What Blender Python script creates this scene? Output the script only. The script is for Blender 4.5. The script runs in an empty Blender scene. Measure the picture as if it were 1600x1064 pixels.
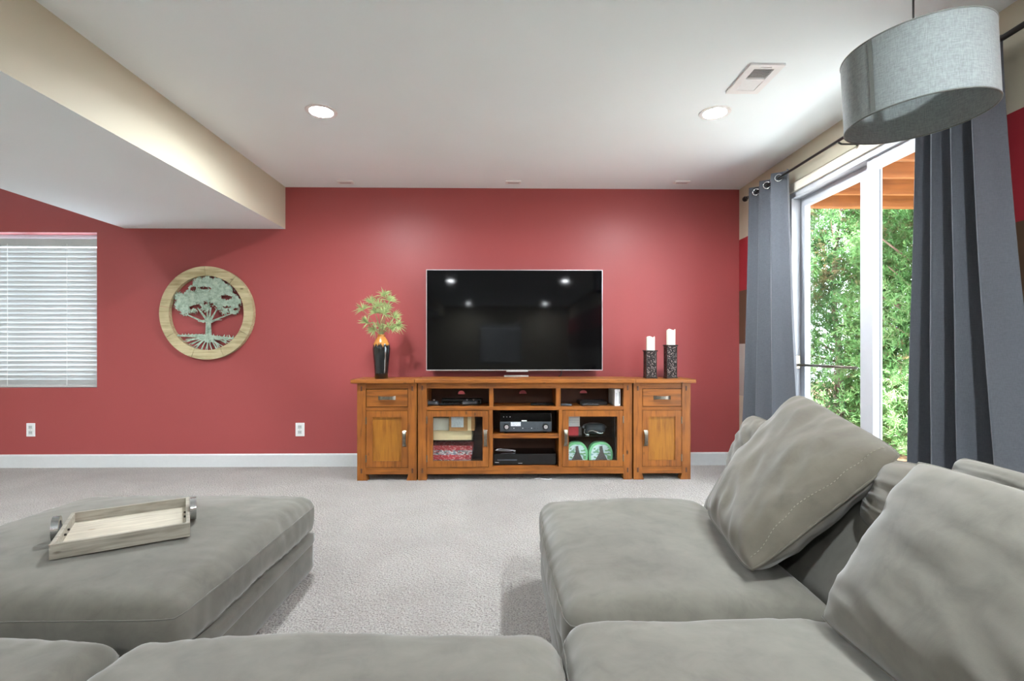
import bpy, bmesh, math, random
import numpy as np
from mathutils import Vector, Matrix, noise

# ------------------------------------------------------------------ camera, world, exposure
SC = bpy.context.scene
COL = SC.collection
CAM_Z, FPX, HORIZON, YAW = 1.10, 780.0, 547.0, math.radians(0.95)
cam = bpy.data.cameras.new('camera'); cam_o = bpy.data.objects.new('camera', cam); COL.objects.link(cam_o)
cam.sensor_width = 36.0; cam.lens = FPX * 36 / 1600; cam.shift_y = (HORIZON - 532) / 1600
cam.clip_start = 0.02; cam.clip_end = 200
cam_o.location = (0, 0, CAM_Z); cam_o.rotation_euler = (math.pi / 2, 0, -YAW)
SC.camera = cam_o

W = bpy.data.worlds.new('overcast_sky'); SC.world = W; W.use_nodes = True
wn = W.node_tree; wn.nodes.clear()
bg = wn.nodes.new('ShaderNodeBackground'); wo = wn.nodes.new('ShaderNodeOutputWorld')
bg.inputs[0].default_value = (0.80, 0.91, 1.0, 1); bg.inputs[1].default_value = 9.0
wn.links.new(bg.outputs[0], wo.inputs[0])

sun = bpy.data.lights.new('sun', 'SUN'); sun.energy = 31.0; sun.angle = math.radians(2.0); sun.color = (.93, .97, 1.0)
sun_o = bpy.data.objects.new('sun', sun); COL.objects.link(sun_o); sun_o.location = (4, -6, 8)
sun_o.rotation_euler = Vector((.10, .86, -.50)).to_track_quat('-Z', 'Y').to_euler()
SC.view_settings.view_transform = 'Standard'; SC.view_settings.look = 'None'
SC.view_settings.gamma = 1.0; SC.view_settings.use_curve_mapping = False
SC.view_settings.exposure = 0.88
SC.cycles.use_denoising = True
SC.cycles.max_bounces = 10; SC.cycles.diffuse_bounces = 6; SC.cycles.transparent_max_bounces = 16
SC.cycles.sample_clamp_indirect = 8.0
LAMP_W = 24.0          # power of one recessed downlight

R = math.radians
rnd = random.Random(7)

def ray(px, py):
    a, f, u = (px - 800) / FPX, 1.0, (HORIZON - py) / FPX
    c, s = math.cos(YAW), math.sin(YAW)
    return Vector((a * c + f * s, f * c - a * s, u))

def P(px, py, X=None, Y=None, Z=None):
    """measured point of the photograph on the plane X, Y or Z = const"""
    d = ray(px, py)
    t = X / d.x if X is not None else (Y / d.y if Y is not None else (Z - CAM_Z) / d.z)
    return Vector((0, 0, CAM_Z)) + d * t

# ------------------------------------------------------------------ materials
def lin(r, g=None, b=None):
    if g is None: r, g, b = r
    f = lambda c: (c / 255 / 12.92) if c / 255 <= 0.04045 else ((c / 255 + 0.055) / 1.055) ** 2.4
    return (f(r), f(g), f(b), 1)

class Mat:
    def __init__(s, name):
        s.m = bpy.data.materials.new(name); s.m.use_nodes = True; s.t = s.m.node_tree; s.t.nodes.clear()
        s.out = s.n('ShaderNodeOutputMaterial'); s.b = s.n('ShaderNodeBsdfPrincipled')
        s.l(s.b.outputs[0], s.out.inputs[0])
    def n(s, kind, **kw):
        nd = s.t.nodes.new(kind)
        for k, v in kw.items(): setattr(nd, k, v)
        return nd
    def l(s, a, b): s.t.links.new(a, b)
    def pos(s, scale=(1, 1, 1), world=False):
        mp = s.n('ShaderNodeMapping'); mp.inputs['Scale'].default_value = scale
        if world:
            g = s.n('ShaderNodeNewGeometry'); s.l(g.outputs['Position'], mp.inputs[0])
        else:
            g = s.n('ShaderNodeTexCoord'); s.l(g.outputs['Object'], mp.inputs[0])
        return mp.outputs[0]
    def noise(s, vec, scale, detail=3, rough=0.55, dist=0):
        nd = s.n('ShaderNodeTexNoise'); s.l(vec, nd.inputs['Vector'])
        nd.inputs['Scale'].default_value = scale; nd.inputs['Detail'].default_value = detail
        nd.inputs['Roughness'].default_value = rough; nd.inputs['Distortion'].default_value = dist
        return nd.outputs['Fac']
    def voro(s, vec, scale, out='Distance'):
        nd = s.n('ShaderNodeTexVoronoi'); s.l(vec, nd.inputs['Vector']); nd.inputs['Scale'].default_value = scale
        return nd.outputs[out]
    def ramp(s, fac, stops):
        nd = s.n('ShaderNodeValToRGB'); s.l(fac, nd.inputs[0]); e = nd.color_ramp.elements
        while len(e) > 1: e.remove(e[-1])
        e[0].position, e[0].color = stops[0][0], stops[0][1]
        for p, c in stops[1:]:
            k = e.new(p); k.color = c
        return nd.outputs[0]
    def mix(s, fac, a, b, mode='MIX'):
        nd = s.n('ShaderNodeMix', data_type='RGBA', blend_type=mode)
        for sock, v in ((nd.inputs['Factor'], fac), (nd.inputs['A'], a), (nd.inputs['B'], b)):
            if hasattr(v, 'is_output'): s.l(v, sock)
            else: sock.default_value = v
        return [o for o in nd.outputs if o.type == 'RGBA'][0]
    def bump(s, h, strength=0.3, dist=0.01, normal=None):
        nd = s.n('ShaderNodeBump'); s.l(h, nd.inputs['Height'])
        nd.inputs['Strength'].default_value = strength; nd.inputs['Distance'].default_value = dist
        if normal is not None: s.l(normal, nd.inputs['Normal'])
        s.l(nd.outputs[0], s.b.inputs['Normal']); return nd.outputs[0]
    def set(s, **kw):
        names = dict(color='Base Color', rough='Roughness', metal='Metallic', spec='Specular IOR Level',
                     sheen='Sheen Weight', sheen_r='Sheen Roughness', coat='Coat Weight', emit='Emission Color',
                     power='Emission Strength', trans='Transmission Weight', alpha='Alpha')
        for k, v in kw.items():
            i = s.b.inputs[names[k]]
            if hasattr(v, 'is_output'): s.l(v, i)
            else: i.default_value = v
        return s

def plain(name, rgb, rough=0.5, metal=0.0, var=0.06, scale=30, bump=0.0, **kw):
    m = Mat(name); v = m.pos()
    c = lin(rgb); k = m.noise(v, scale)
    d = tuple(max(0, x * (1 - var)) for x in c[:3]) + (1,); e = tuple(min(1, x * (1 + var)) for x in c[:3]) + (1,)
    m.set(color=m.ramp(k, [(0.3, d), (0.7, e)]), rough=rough, metal=metal, **kw)
    if bump: m.bump(m.noise(v, scale * 3), bump, 0.002)
    return m.m

def paint(name, rgb, rough=0.55):
    m = Mat(name); v = m.pos(world=True)
    c = lin(rgb); k = m.noise(v, 1.3, 2)
    m.set(color=m.ramp(k, [(0.3, tuple(x * 0.97 for x in c[:3]) + (1,)), (0.7, c)]), rough=rough, spec=0.35)
    m.bump(m.noise(v, 140, 2), 0.12, 0.002)
    return m.m

def wood(name, rgb_a, rgb_b, rgb_knot, axis, rough=0.42, scale=1.0):
    m = Mat(name); sc = [26, 26, 26]; sc[axis] = 2.2
    v = m.pos([x * scale for x in sc], world=False)
    g = m.noise(v, 1.6, 5, 0.6, 0.6)
    v2 = m.pos(world=False)
    big = m.noise(v2, 5 * scale, 2)
    c = m.ramp(g, [(0.28, lin(rgb_b)), (0.5, lin(rgb_a)), (0.72, lin(tuple(min(255, x * 1.1) for x in rgb_a)))])
    c = m.mix(m.ramp(big, [(0.35, (0, 0, 0, 1)), (0.75, (0.55, 0.55, 0.55, 1))]), c, lin(rgb_b))
    ks = [9, 9, 9]; ks[axis] = 4
    kn = m.voro(m.pos([x * scale for x in ks], world=False), 1.0)
    c = m.mix(m.ramp(kn, [(0.045, (0.9, 0.9, 0.9, 1)), (0.10, (0, 0, 0, 1))]), c, lin(rgb_knot))
    m.set(color=c, rough=rough, spec=0.4)
    m.bump(g, 0.18, 0.002)
    return m.m

def suede(name, rgb, seed=0.0):
    m = Mat(name); v = m.pos((1, 1, 1), world=True)
    mp = m.n('ShaderNodeMapping'); m.l(v, mp.inputs[0]); mp.inputs['Location'].default_value = (seed, seed * 2, 0)
    a = m.noise(mp.outputs[0], 3.2, 4, 0.6, 0.9)
    b = m.noise(mp.outputs[0], 11, 4, 0.65, 0.6)
    c = lin(rgb)
    dk = tuple(x * 0.66 for x in c[:3]) + (1,); lt = tuple(min(1, x * 1.22) for x in c[:3]) + (1,)
    col = m.ramp(a, [(0.30, dk), (0.52, c), (0.72, lt)])
    col = m.mix(0.45, col, m.ramp(b, [(0.3, dk), (0.5, c), (0.7, lt)]))
    m.set(color=col, rough=0.92, spec=0.15, sheen=0.35, sheen_r=0.45)
    m.bump(m.noise(mp.outputs[0], 420, 2), 0.10, 0.001)
    return m.m

def cloth(name, rgb, scale=500, rough=0.9, tr=0.0, slub=0.0):
    m = Mat(name); v = m.pos(world=False)
    w1 = m.noise(m.pos((scale, scale, scale * 0.12)), 1.0, 2); w2 = m.noise(m.pos((scale * 0.12, scale * 0.12, scale)), 1.0, 2)
    c = lin(rgb); k = m.mix(0.5, w1, w2)
    v_ = 0.10 + slub
    m.set(color=m.ramp(k, [(0.38, tuple(x * (1 - v_) for x in c[:3]) + (1,)), (0.62, tuple(min(1, x * (1 + v_)) for x in c[:3]) + (1,))]),
          rough=rough, spec=0.2, sheen=0.25, sheen_r=0.5)
    m.bump(k, 0.15, 0.001)
    if tr:
        t = m.n('ShaderNodeBsdfTranslucent'); t.inputs[0].default_value = c
        mx = m.n('ShaderNodeMixShader'); mx.inputs[0].default_value = tr
        m.l(m.b.outputs[0], mx.inputs[1]); m.l(t.outputs[0], mx.inputs[2]); m.l(mx.outputs[0], m.out.inputs[0])
    return m.m

def glass(name, tint=(1, 1, 1, 1), refl=1.0):
    m = Mat(name); m.t.nodes.remove(m.b)
    tr = m.n('ShaderNodeBsdfTransparent'); tr.inputs[0].default_value = tint
    gl = m.n('ShaderNodeBsdfGlossy'); gl.inputs['Roughness'].default_value = 0.01
    fr = m.n('ShaderNodeFresnel'); fr.inputs[0].default_value = 1.45
    mu = m.n('ShaderNodeMath', operation='MULTIPLY'); mu.inputs[1].default_value = refl; m.l(fr.outputs[0], mu.inputs[0])
    ge = m.n('ShaderNodeNewGeometry'); sb_ = m.n('ShaderNodeMath', operation='SUBTRACT'); sb_.inputs[0].default_value = 1.0; m.l(ge.outputs['Backfacing'], sb_.inputs[1])
    m2 = m.n('ShaderNodeMath', operation='MULTIPLY'); m.l(mu.outputs[0], m2.inputs[0]); m.l(sb_.outputs[0], m2.inputs[1])
    mx = m.n('ShaderNodeMixShader'); m.l(m2.outputs[0], mx.inputs[0]); m.l(tr.outputs[0], mx.inputs[1]); m.l(gl.outputs[0], mx.inputs[2])
    m.l(mx.outputs[0], m.out.inputs[0])
    return m.m

MT = {}
MT['red'] = paint('red_wall_paint', (160, 75, 75), 0.42)
MT['white_paint'] = paint('white_ceiling_paint', (240, 249, 252), 0.8)
MT['beige'] = paint('beige_paint', (196, 189, 169), 0.6)
MT['trim'] = plain('white_trim', (206, 208, 209), 0.4, var=0.02)
MT['vinyl'] = plain('white_vinyl', (194, 196, 202), 0.35, var=0.015)
MT['white_plastic'] = plain('white_plastic', (238, 238, 238), 0.35, var=0.02)
MT['ivory'] = plain('off_white_drywall_return', (232, 224, 208), 0.6, var=0.02)
def carpet():
    m = Mat('carpet_pile'); v = m.pos(world=True)
    a = m.noise(v, 130, 3, 0.7); b = m.noise(v, 1.6, 4, 0.6, 0.8); sp = m.voro(v, 75)
    col = m.ramp(a, [(0.30, lin(128, 121, 115)), (0.5, lin(204, 197, 191)), (0.72, lin(226, 223, 219))])
    col = m.mix(m.ramp(b, [(0.35, (0.28, 0.28, 0.28, 1)), (0.62, (0, 0, 0, 1))]), col, lin(160, 153, 147))
    m.set(color=col, rough=0.97, spec=0.05, sheen=0.2)
    n1 = m.bump(sp, 1.0, 0.02)
    m.bump(a, 0.9, 0.016, n1)
    return m.m
MT['carpet'] = carpet()
def stripes():
    m = Mat('striped_wall_paint'); g = m.n('ShaderNodeNewGeometry'); sx = m.n('ShaderNodeSeparateXYZ'); m.l(g.outputs['Position'], sx.inputs[0])
    mr = m.n('ShaderNodeMapRange'); mr.inputs['From Max'].default_value = 3.0; m.l(sx.outputs['Z'], mr.inputs[0])
    nd = m.n('ShaderNodeValToRGB'); m.l(mr.outputs[0], nd.inputs[0]); nd.color_ramp.interpolation = 'CONSTANT'
    e = nd.color_ramp.elements
    st = [(0.0, (196, 189, 169)), (0.657 / 3, (172, 166, 158)), (1.155 / 3, (92, 70, 54)), (1.66 / 3, (158, 46, 54)), (2.15 / 3, (196, 189, 169))]
    e[0].position = 0; e[0].color = lin(st[0][1]); e[1].position = st[1][0]; e[1].color = lin(st[1][1])
    for p, c in st[2:]:
        k = e.new(p); k.color = lin(c)
    m.set(color=nd.outputs[0], rough=0.55, spec=0.35)
    m.bump(m.noise(m.pos(world=True), 140, 2), 0.12, 0.002)
    return m.m
MT['stripes'] = stripes()
PINE = ((148, 88, 33), (98, 52, 17), (46, 22, 10))
MT['pine_h'] = wood('honey_pine_horizontal', *PINE, 0)
MT['pine_v'] = wood('honey_pine_vertical', *PINE, 2)
MT['pine_d'] = wood('honey_pine_depth', *PINE, 1)
MT['pine_panel'] = wood('honey_pine_panel', (152, 99, 32), (124, 74, 22), (88, 50, 16), 2)
MT['walnut'] = plain('dark_brown_backing', (84, 50, 32), 0.6, var=0.12, scale=14)
MT['pewter'] = plain('antique_pewter', (128, 122, 112), 0.35, 1.0, var=0.2, scale=60)
MT['bronze'] = plain('dark_bronze', (46, 40, 36), 0.45, 0.6, var=0.2, scale=80)
MT['chrome'] = plain('brushed_chrome', (196, 198, 200), 0.22, 1.0, var=0.08, scale=60)
MT['rod'] = plain('black_brown_rod', (30, 25, 23), 0.4, 0.3, var=0.15)
MT['suede'] = suede('grey_green_microsuede', (106, 103, 95))
MT['suede_base'] = suede('grey_green_microsuede_base', (100, 97, 90), 3.3)
MT['suede_pillow'] = suede('taupe_microsuede_pillow', (95, 90, 80), 5.1)
MT['suede_pale'] = suede('pale_grey_microsuede_pillow', (106, 103, 95), 8.7)
MT['stitch'] = plain('pale_stitching', (140, 134, 120), 0.9)
MT['curtain'] = cloth('slate_grey_curtain', (92, 95, 102), 420, tr=0.06)
MT['linen'] = cloth('grey_linen_shade', (150, 158, 158), 380, tr=0.24, slub=0.12)
MT['linen_dark'] = cloth('grey_linen_seam', (112, 116, 112), 240)
MT['glass'] = glass('clear_glass')
MT['cab_glass'] = glass('cabinet_glass', (0.93, 0.95, 0.94, 1), 1.3)
MT['black'] = plain('black_plastic', (18, 18, 20), 0.38, var=0.2)
MT['black_gloss'] = plain('gloss_black', (8, 8, 9), 0.12, var=0.1)
MT['char'] = plain('charcoal_plastic', (62, 68, 74), 0.4, var=0.1)
def screen():
    m = Mat('tv_screen'); m.set(color=(0.002, 0.002, 0.0025, 1), rough=0.05, spec=0.2)
    m.bump(m.noise(m.pos(), 1.2, 1), 0.01, 0.01); return m.m
MT['screen'] = screen()
MT['silver'] = plain('silver_bezel', (205, 200, 204), 0.3, 0.7, var=0.03)
MT['cardboard'] = plain('brown_cardboard', (168, 124, 78), 0.85, var=0.08, scale=50)
MT['cream_box'] = plain('cream_card', (226, 204, 164), 0.7, var=0.04)
MT['white_box'] = plain('white_card', (222, 220, 208), 0.7, var=0.04)
MT['red_box'] = plain('red_card', (186, 52, 60), 0.55, var=0.06)
def printed(name, paper, inks, scale, rough=0.55):
    m = Mat(name); v = m.pos((1, 1, 1.0))
    k = m.voro(m.pos((scale, scale, scale * 1.7)), 1.0, 'Color'); sp = m.n('ShaderNodeSeparateColor'); m.l(k, sp.inputs[0])
    st = [(0.0, lin(paper))]
    for i, c in enumerate(inks): st.append((0.42 + 0.55 * i / len(inks), lin(c)))
    m.set(color=m.ramp(sp.outputs[0], st), rough=rough); return m.m
MT['print_white'] = printed('printed_white_side', (226, 222, 222), [(120, 128, 150), (96, 92, 98), (200, 196, 200), (170, 70, 80)], 60)
MT['print_red'] = printed('printed_red_side', (188, 54, 64), [(196, 70, 78), (224, 170, 170), (180, 50, 60)], 70)
MT['label'] = printed('printed_label', (236, 238, 242), [(236, 238, 242), (190, 196, 208), (160, 166, 180)], 420)
def lines_mat():
    m = Mat('ruled_paper'); w = m.n('ShaderNodeTexWave'); w.bands_direction = 'Z'; w.inputs['Scale'].default_value = 22
    m.l(m.pos(), w.inputs['Vector'])
    m.set(color=m.ramp(w.outputs['Fac'], [(0.78, lin(236, 230, 226)), (0.9, lin(160, 160, 176))]), rough=0.8); return m.m
MT['lined'] = lines_mat()
MT['green_pack'] = plain('mint_green_card', (132, 206, 150), 0.5, var=0.1)
MT['sky_print'] = printed('pale_scene_print', (206, 226, 226), [(216, 232, 236), (150, 186, 196), (120, 170, 120)], 42)
MT['dark_print'] = plain('dark_brown_print', (96, 86, 84), 0.6, var=0.3, scale=80)
def vase_mat():
    m = Mat('drip_glaze'); g = m.n('ShaderNodeTexCoord'); sx = m.n('ShaderNodeSeparateXYZ'); m.l(g.outputs['Object'], sx.inputs[0])
    nz = m.noise(m.pos((60, 60, 6)), 1.0, 2)
    md = m.n('ShaderNodeMath', operation='MULTIPLY_ADD'); m.l(nz, md.inputs[0]); md.inputs[1].default_value = 0.10; m.l(sx.outputs['Z'], md.inputs[2])
    mr = m.n('ShaderNodeMapRange'); mr.inputs['From Min'].default_value = 0.30; mr.inputs['From Max'].default_value = 0.42; m.l(md.outputs[0], mr.inputs[0])
    m.set(color=m.ramp(mr.outputs[0], [(0.30, lin(20, 22, 24)), (0.36, lin(88, 62, 44)), (0.44, lin(196, 132, 62)), (0.8, lin(184, 120, 52))]), rough=0.16, coat=0.6)
    return m.m
MT['vase'] = vase_mat()
MT['leaf'] = plain('papyrus_green', (162, 184, 122), 0.6, var=0.3, scale=18)
MT['stem'] = plain('stem_brown_green', (112, 120, 74), 0.7, var=0.2)
MT['wax'] = plain('ivory_wax', (246, 240, 224), 0.5, var=0.02)
def lattice():
    m = Mat('hammered_bronze_lattice'); v = m.voro(m.pos((1, 1, 1)), 85)
    m.set(color=m.ramp(v, [(0.2, lin(150, 134, 128)), (0.45, lin(40, 34, 34))]), rough=0.4, metal=0.5)
    m.bump(v, 0.9, 0.004); return m.m
MT['lattice'] = lattice()
MT['weathered'] = wood('weathered_grey_oak', (160, 154, 142), (124, 118, 108), (96, 86, 76), 0, 0.75, 1.6)
MT['weathered_pale'] = wood('bleached_oak', (190, 182, 166), (164, 155, 140), (150, 132, 108), 0, 0.75, 1.6)
MT['ring_wood'] = wood('bleached_pine_ring', (190, 178, 142), (148, 132, 94), (104, 88, 60), 0, 0.7, 1.0)
def verdigris():
    m = Mat('brushed_verdigris_metal'); v = m.pos()
    a = m.noise(v, 26, 4, 0.7)
    m.set(color=m.ramp(a, [(0.3, lin(122, 140, 122)), (0.55, lin(168, 186, 170)), (0.75, lin(196, 206, 186))]), rough=0.5, metal=0.35); return m.m
MT['verdigris'] = verdigris()
MT['cedar'] = wood('cedar_deck_lumber', (150, 96, 50), (112, 66, 32), (70, 40, 20), 0, 0.65, 0.5)
MT['slat'] = plain('white_blind_slat', (186, 188, 188), 0.5, var=0.02)
def juniper():
    m = Mat('juniper_foliage'); v = m.pos(world=True)
    a = m.noise(v, 2.2, 3, 0.6); b = m.noise(v, 16, 2)
    k = m.mix(0.4, a, b)
    m.set(color=m.ramp(k, [(0.35, lin(104, 80, 54)), (0.42, lin(44, 56, 34)), (0.48, lin(70, 112, 60)), (0.56, lin(112, 152, 92)), (0.66, lin(158, 166, 130))]), rough=0.7, spec=0.25)
    t = m.n('ShaderNodeBsdfTranslucent'); t.inputs[0].default_value = lin(104, 140, 78)
    mx = m.n('ShaderNodeMixShader'); mx.inputs[0].default_value = 0.25
    m.l(m.b.outputs[0], mx.inputs[1]); m.l(t.outputs[0], mx.inputs[2]); m.l(mx.outputs[0], m.out.inputs[0])
    return m.m
MT['juniper'] = juniper()
MT['bark'] = plain('grey_brown_bark', (112, 92, 78), 0.9, var=0.3, scale=20, bump=0.5)
MT['mulch'] = plain('dry_needle_litter', (120, 88, 62), 0.95, var=0.4, scale=25, bump=0.6)
MT['concrete'] = plain('patio_concrete', (214, 211, 205), 0.9, var=0.1, scale=8)
def emit(name, rgb, power):
    m = Mat(name); m.set(color=lin(rgb), emit=lin(rgb), power=power); return m.m
MT['lens'] = emit('downlight_lens', (246, 251, 255), 265.0)

# ------------------------------------------------------------------ geometry helpers
class MB:
    def __init__(s): s.bm = bmesh.new()
    def box(s, x0, x1, y0, y1, z0, z1, bev=0.0, seg=2):
        if x0 > x1: x0, x1 = x1, x0
        if y0 > y1: y0, y1 = y1, y0
        if z0 > z1: z0, z1 = z1, z0
        g = bmesh.ops.create_cube(s.bm, size=1.0)['verts']
        for v in g: v.co = Vector(((x0 + x1) / 2 + v.co.x * (x1 - x0), (y0 + y1) / 2 + v.co.y * (y1 - y0), (z0 + z1) / 2 + v.co.z * (z1 - z0)))
        if bev:
            es = {e for v in g for e in v.link_edges}
            bmesh.ops.bevel(s.bm, geom=list(es), offset=bev, segments=seg, affect='EDGES', profile=0.5)
        return s
    def tube(s, pts, r, n=10, closed=False, caps=True):
        pts = [Vector(p) for p in pts]; N = len(pts)
        rs = r if isinstance(r, (list, tuple)) else [r] * N
        rings = []; up = None
        for i, p in enumerate(pts):
            a = pts[(i - 1) % N] if (closed or i > 0) else p; b = pts[(i + 1) % N] if (closed or i < N - 1) else p
            d = (b - a).normalized()
            if up is None: up = Vector((0, 0, 1)) if abs(d.z) < 0.9 else Vector((1, 0, 0))
            sd = d.cross(up); sd = sd.normalized() if sd.length > 1e-6 else Vector((1, 0, 0)); up = sd.cross(d).normalized()
            rings.append([s.bm.verts.new(p + (sd * math.cos(2 * math.pi * k / n) + up * math.sin(2 * math.pi * k / n)) * rs[i]) for k in range(n)])
        for i in range(N if closed else N - 1):
            A, B = rings[i], rings[(i + 1) % N]
            for k in range(n): s.bm.faces.new((A[k], A[(k + 1) % n], B[(k + 1) % n], B[k]))
        if caps and not closed:
            s.bm.faces.new(rings[0][::-1]); s.bm.faces.new(rings[-1])
        return s
    def lathe(s, prof, n=40, c=(0, 0, 0), axis='z', closed_ends=True):
        rings = []
        for (r, h) in prof:
            ring = []
            for k in range(n):
                a = 2 * math.pi * k / n; x, y = r * math.cos(a), r * math.sin(a)
                q = (x, y, h) if axis == 'z' else ((x, h, y) if axis == 'y' else (h, x, y))
                ring.append(s.bm.verts.new(Vector(c) + Vector(q)))
            rings.append(ring)
        for A, B in zip(rings, rings[1:]):
            for k in range(n): s.bm.faces.new((A[k], A[(k + 1) % n], B[(k + 1) % n], B[k]))
        if closed_ends:
            s.bm.faces.new(rings[0][::-1]); s.bm.faces.new(rings[-1])
        return s
    def prism(s, poly, d0, d1, axis='y'):
        """2-D polygon (a, b) extruded from d0 to d1 along an axis"""
        f = (lambda a, b, d: (a, d, b)) if axis == 'y' else ((lambda a, b, d: (d, a, b)) if axis == 'x' else (lambda a, b, d: (a, b, d)))
        A = [s.bm.verts.new(f(a, b, d0)) for a, b in poly]; B = [s.bm.verts.new(f(a, b, d1)) for a, b in poly]
        s.bm.faces.new(A); s.bm.faces.new(B[::-1])
        for i in range(len(poly)):
            j = (i + 1) % len(poly); s.bm.faces.new((A[j], A[i], B[i], B[j]))
        return s
    def frame(s, o, i, d0, d1, axis='y'):
        """flat frame: outer (a0,a1,b0,b1), inner hole, extruded along axis"""
        f = (lambda a, b, d: (a, d, b)) if axis == 'y' else ((lambda a, b, d: (d, a, b)) if axis == 'x' else (lambda a, b, d: (a, b, d)))
        def loop(r, d): return [s.bm.verts.new(f(a, b, d)) for a, b in ((r[0], r[2]), (r[1], r[2]), (r[1], r[3]), (r[0], r[3]))]
        O0, I0, O1, I1 = loop(o, d0), loop(i, d0), loop(o, d1), loop(i, d1)
        for k in range(4):
            j = (k + 1) % 4
            for q in ((O0[k], O0[j], I0[j], I0[k]), (O1[j], O1[k], I1[k], I1[j]), (O0[j], O0[k], O1[k], O1[j]), (I0[k], I0[j], I1[j], I1[k])): s.bm.faces.new(q)
        return s
    def grid(s, fn, nu, nv, closed_u=False):
        V = [[s.bm.verts.new(fn(u / (nu if closed_u else nu - 1), v / (nv - 1))) for v in range(nv)] for u in range(nu)]
        for u in range(nu if closed_u else nu - 1):
            for v in range(nv - 1):
                s.bm.faces.new((V[u][v], V[(u + 1) % nu][v], V[(u + 1) % nu][v + 1], V[u][v + 1]))
        return s
    def out(s, name, mat, parent=None, smooth=False, base=None, local=False):
        bm = s.bm; bmesh.ops.recalc_face_normals(bm, faces=bm.faces[:])
        off = Vector((0, 0, 0))
        if parent is not None:
            if not local: off = ORG[parent.name]
        else:
            if base is None:
                xs = [v.co for v in bm.verts]
                base = Vector(((min(v.x for v in xs) + max(v.x for v in xs)) / 2, (min(v.y for v in xs) + max(v.y for v in xs)) / 2, min(v.z for v in xs)))
            off = Vector(base)
        if off.length: bmesh.ops.translate(bm, verts=bm.verts[:], vec=-off)
        if smooth:
            for f in bm.faces: f.smooth = True
        me = bpy.data.meshes.new(name); bm.to_mesh(me); bm.free()
        for q in (mat if isinstance(mat, (list, tuple)) else [mat]): me.materials.append(MT[q] if isinstance(q, str) else q)
        o = bpy.data.objects.new(name, me); COL.objects.link(o)
        if parent is not None: o.parent = parent; ORG[o.name] = ORG[parent.name]
        else: o.location = off; ORG[o.name] = off.copy()
        if smooth == 'auto': autosmooth(o)
        return o
ORG = {}
def autosmooth(o, ang=35):
    me = o.data; bm = bmesh.new(); bm.from_mesh(me)
    for e in bm.edges:
        if len(e.link_faces) == 2 and e.calc_face_angle(0) > R(ang): e.smooth = False
    bm.to_mesh(me); bm.free()
def tag(o, label, cat, group=None, kind=None):
    o['label'] = label; o['category'] = cat
    if group: o['group'] = group
    if kind: o['kind'] = kind
    return o
def empty(name, loc, label, cat, group=None):
    o = bpy.data.objects.new(name, None); COL.objects.link(o); o.location = loc; o.empty_display_size = 0.1
    ORG[o.name] = Vector(loc); return tag(o, label, cat, group)
def struct(o, label=None):
    o['kind'] = 'structure'
    if label: o['label'] = label
    return o
def B(name, mat, parent, x0, x1, y0, y1, z0, z1, bev=0.0, smooth=False):
    return MB().box(x0, x1, y0, y1, z0, z1, bev).out(name, mat, parent, smooth)
def copy_tree(o, loc, parent=None):
    c = o.copy(); COL.objects.link(c); c.parent = parent
    if parent is None: c.location = loc
    ORG[c.name] = Vector(loc)
    for ch in o.children: copy_tree(ch, loc, c)
    return c

# ------------------------------------------------------------------ room shell
YW = P(787, 727.5, Z=0.0).y            # far wall with the television
CEIL = 2.64
XR = P(1155, 500, Y=YW).x              # wall with the sliding door
XL, YR, TH = -6.6, -8.2, 0.14
SOF_R, SOF_L = P(446, 330, Y=YW).x, P(194.5, 357.4, Y=YW).x
SOF_Z = P(446, 357.8, Y=YW).z

struct(MB().box(XL, XR, YR, YW, -0.1, 0).out('floor', 'carpet', base=(0, 0, 0)), 'pale grey carpet')
struct(MB().box(XL - TH, XR + TH, YR - TH, YW + TH, CEIL, CEIL + 0.12).out('ceiling', 'white_paint', base=(0, 0, 0)))
sf = MB().box(SOF_L, SOF_R, YR, YW, SOF_Z, CEIL)
for f in sf.bm.faces:
    f.normal_update(); f.material_index = 1 if abs(f.normal.x) > 0.9 else 0
struct(sf.out('ceiling_soffit', ['white_paint', 'beige'], base=(0, 0, 0)), 'boxed ceiling soffit with beige side and white underside')

# window opening in the far wall
WX1, WZ1, WZ0 = P(151.5, 400, Y=YW).x, P(80, 363, Y=YW).z, P(80, 606, Y=YW).z
WX0 = WX1 - 1.45
w = MB()
w.box(XL - TH, WX0, YW, YW + TH, 0, CEIL).box(WX1, XR + TH, YW, YW + TH, 0, CEIL)
w.box(WX0, WX1, YW, YW + TH, 0, WZ0).box(WX0, WX1, YW, YW + TH, WZ1, CEIL)
struct(w.out('wall_back', 'red', base=(0, 0, 0)), 'dark red painted wall behind the television')
# right wall with the sliding door opening
DY1 = P(1232, 400, X=XR).y; DY0 = DY1 - 1.60
DZ1 = P(1240, 301, X=XR).z
w = MB()
w.box(XR, XR + TH, DY1, YW, 0, CEIL).box(XR, XR + TH, YR - TH, DY0, 0, CEIL).box(XR, XR + TH, DY0, DY1, DZ1, CEIL)
struct(w.out('wall_right', 'stripes', base=(0, 0, 0)), 'wall painted in horizontal beige red brown and grey bands')
struct(MB().box(XL - TH, XL, YR, YW, 0, CEIL).out('wall_left', 'beige', base=(0, 0, 0)))
RWX0, RWX1, RWZ0, RWZ1 = -0.85, 0.62, 0.62, 2.0
w = MB()
w.box(XL - TH, RWX0, YR - TH, YR, 0, CEIL).box(RWX1, XR, YR - TH, YR, 0, CEIL)
w.box(RWX0, RWX1, YR - TH, YR, 0, RWZ0).box(RWX0, RWX1, YR - TH, YR, RWZ1, CEIL)
struct(w.out('wall_rear', 'beige', base=(0, 0, 0)))
BBH = 0.122
struct(MB().prism([(YW, 0), (YW - 0.016, 0), (YW - 0.016, BBH - 0.012), (YW - 0.008, BBH), (YW, BBH)], XL, XR, 'x').out('baseboard_back', 'trim', base=(0, 0, 0)))
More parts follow.
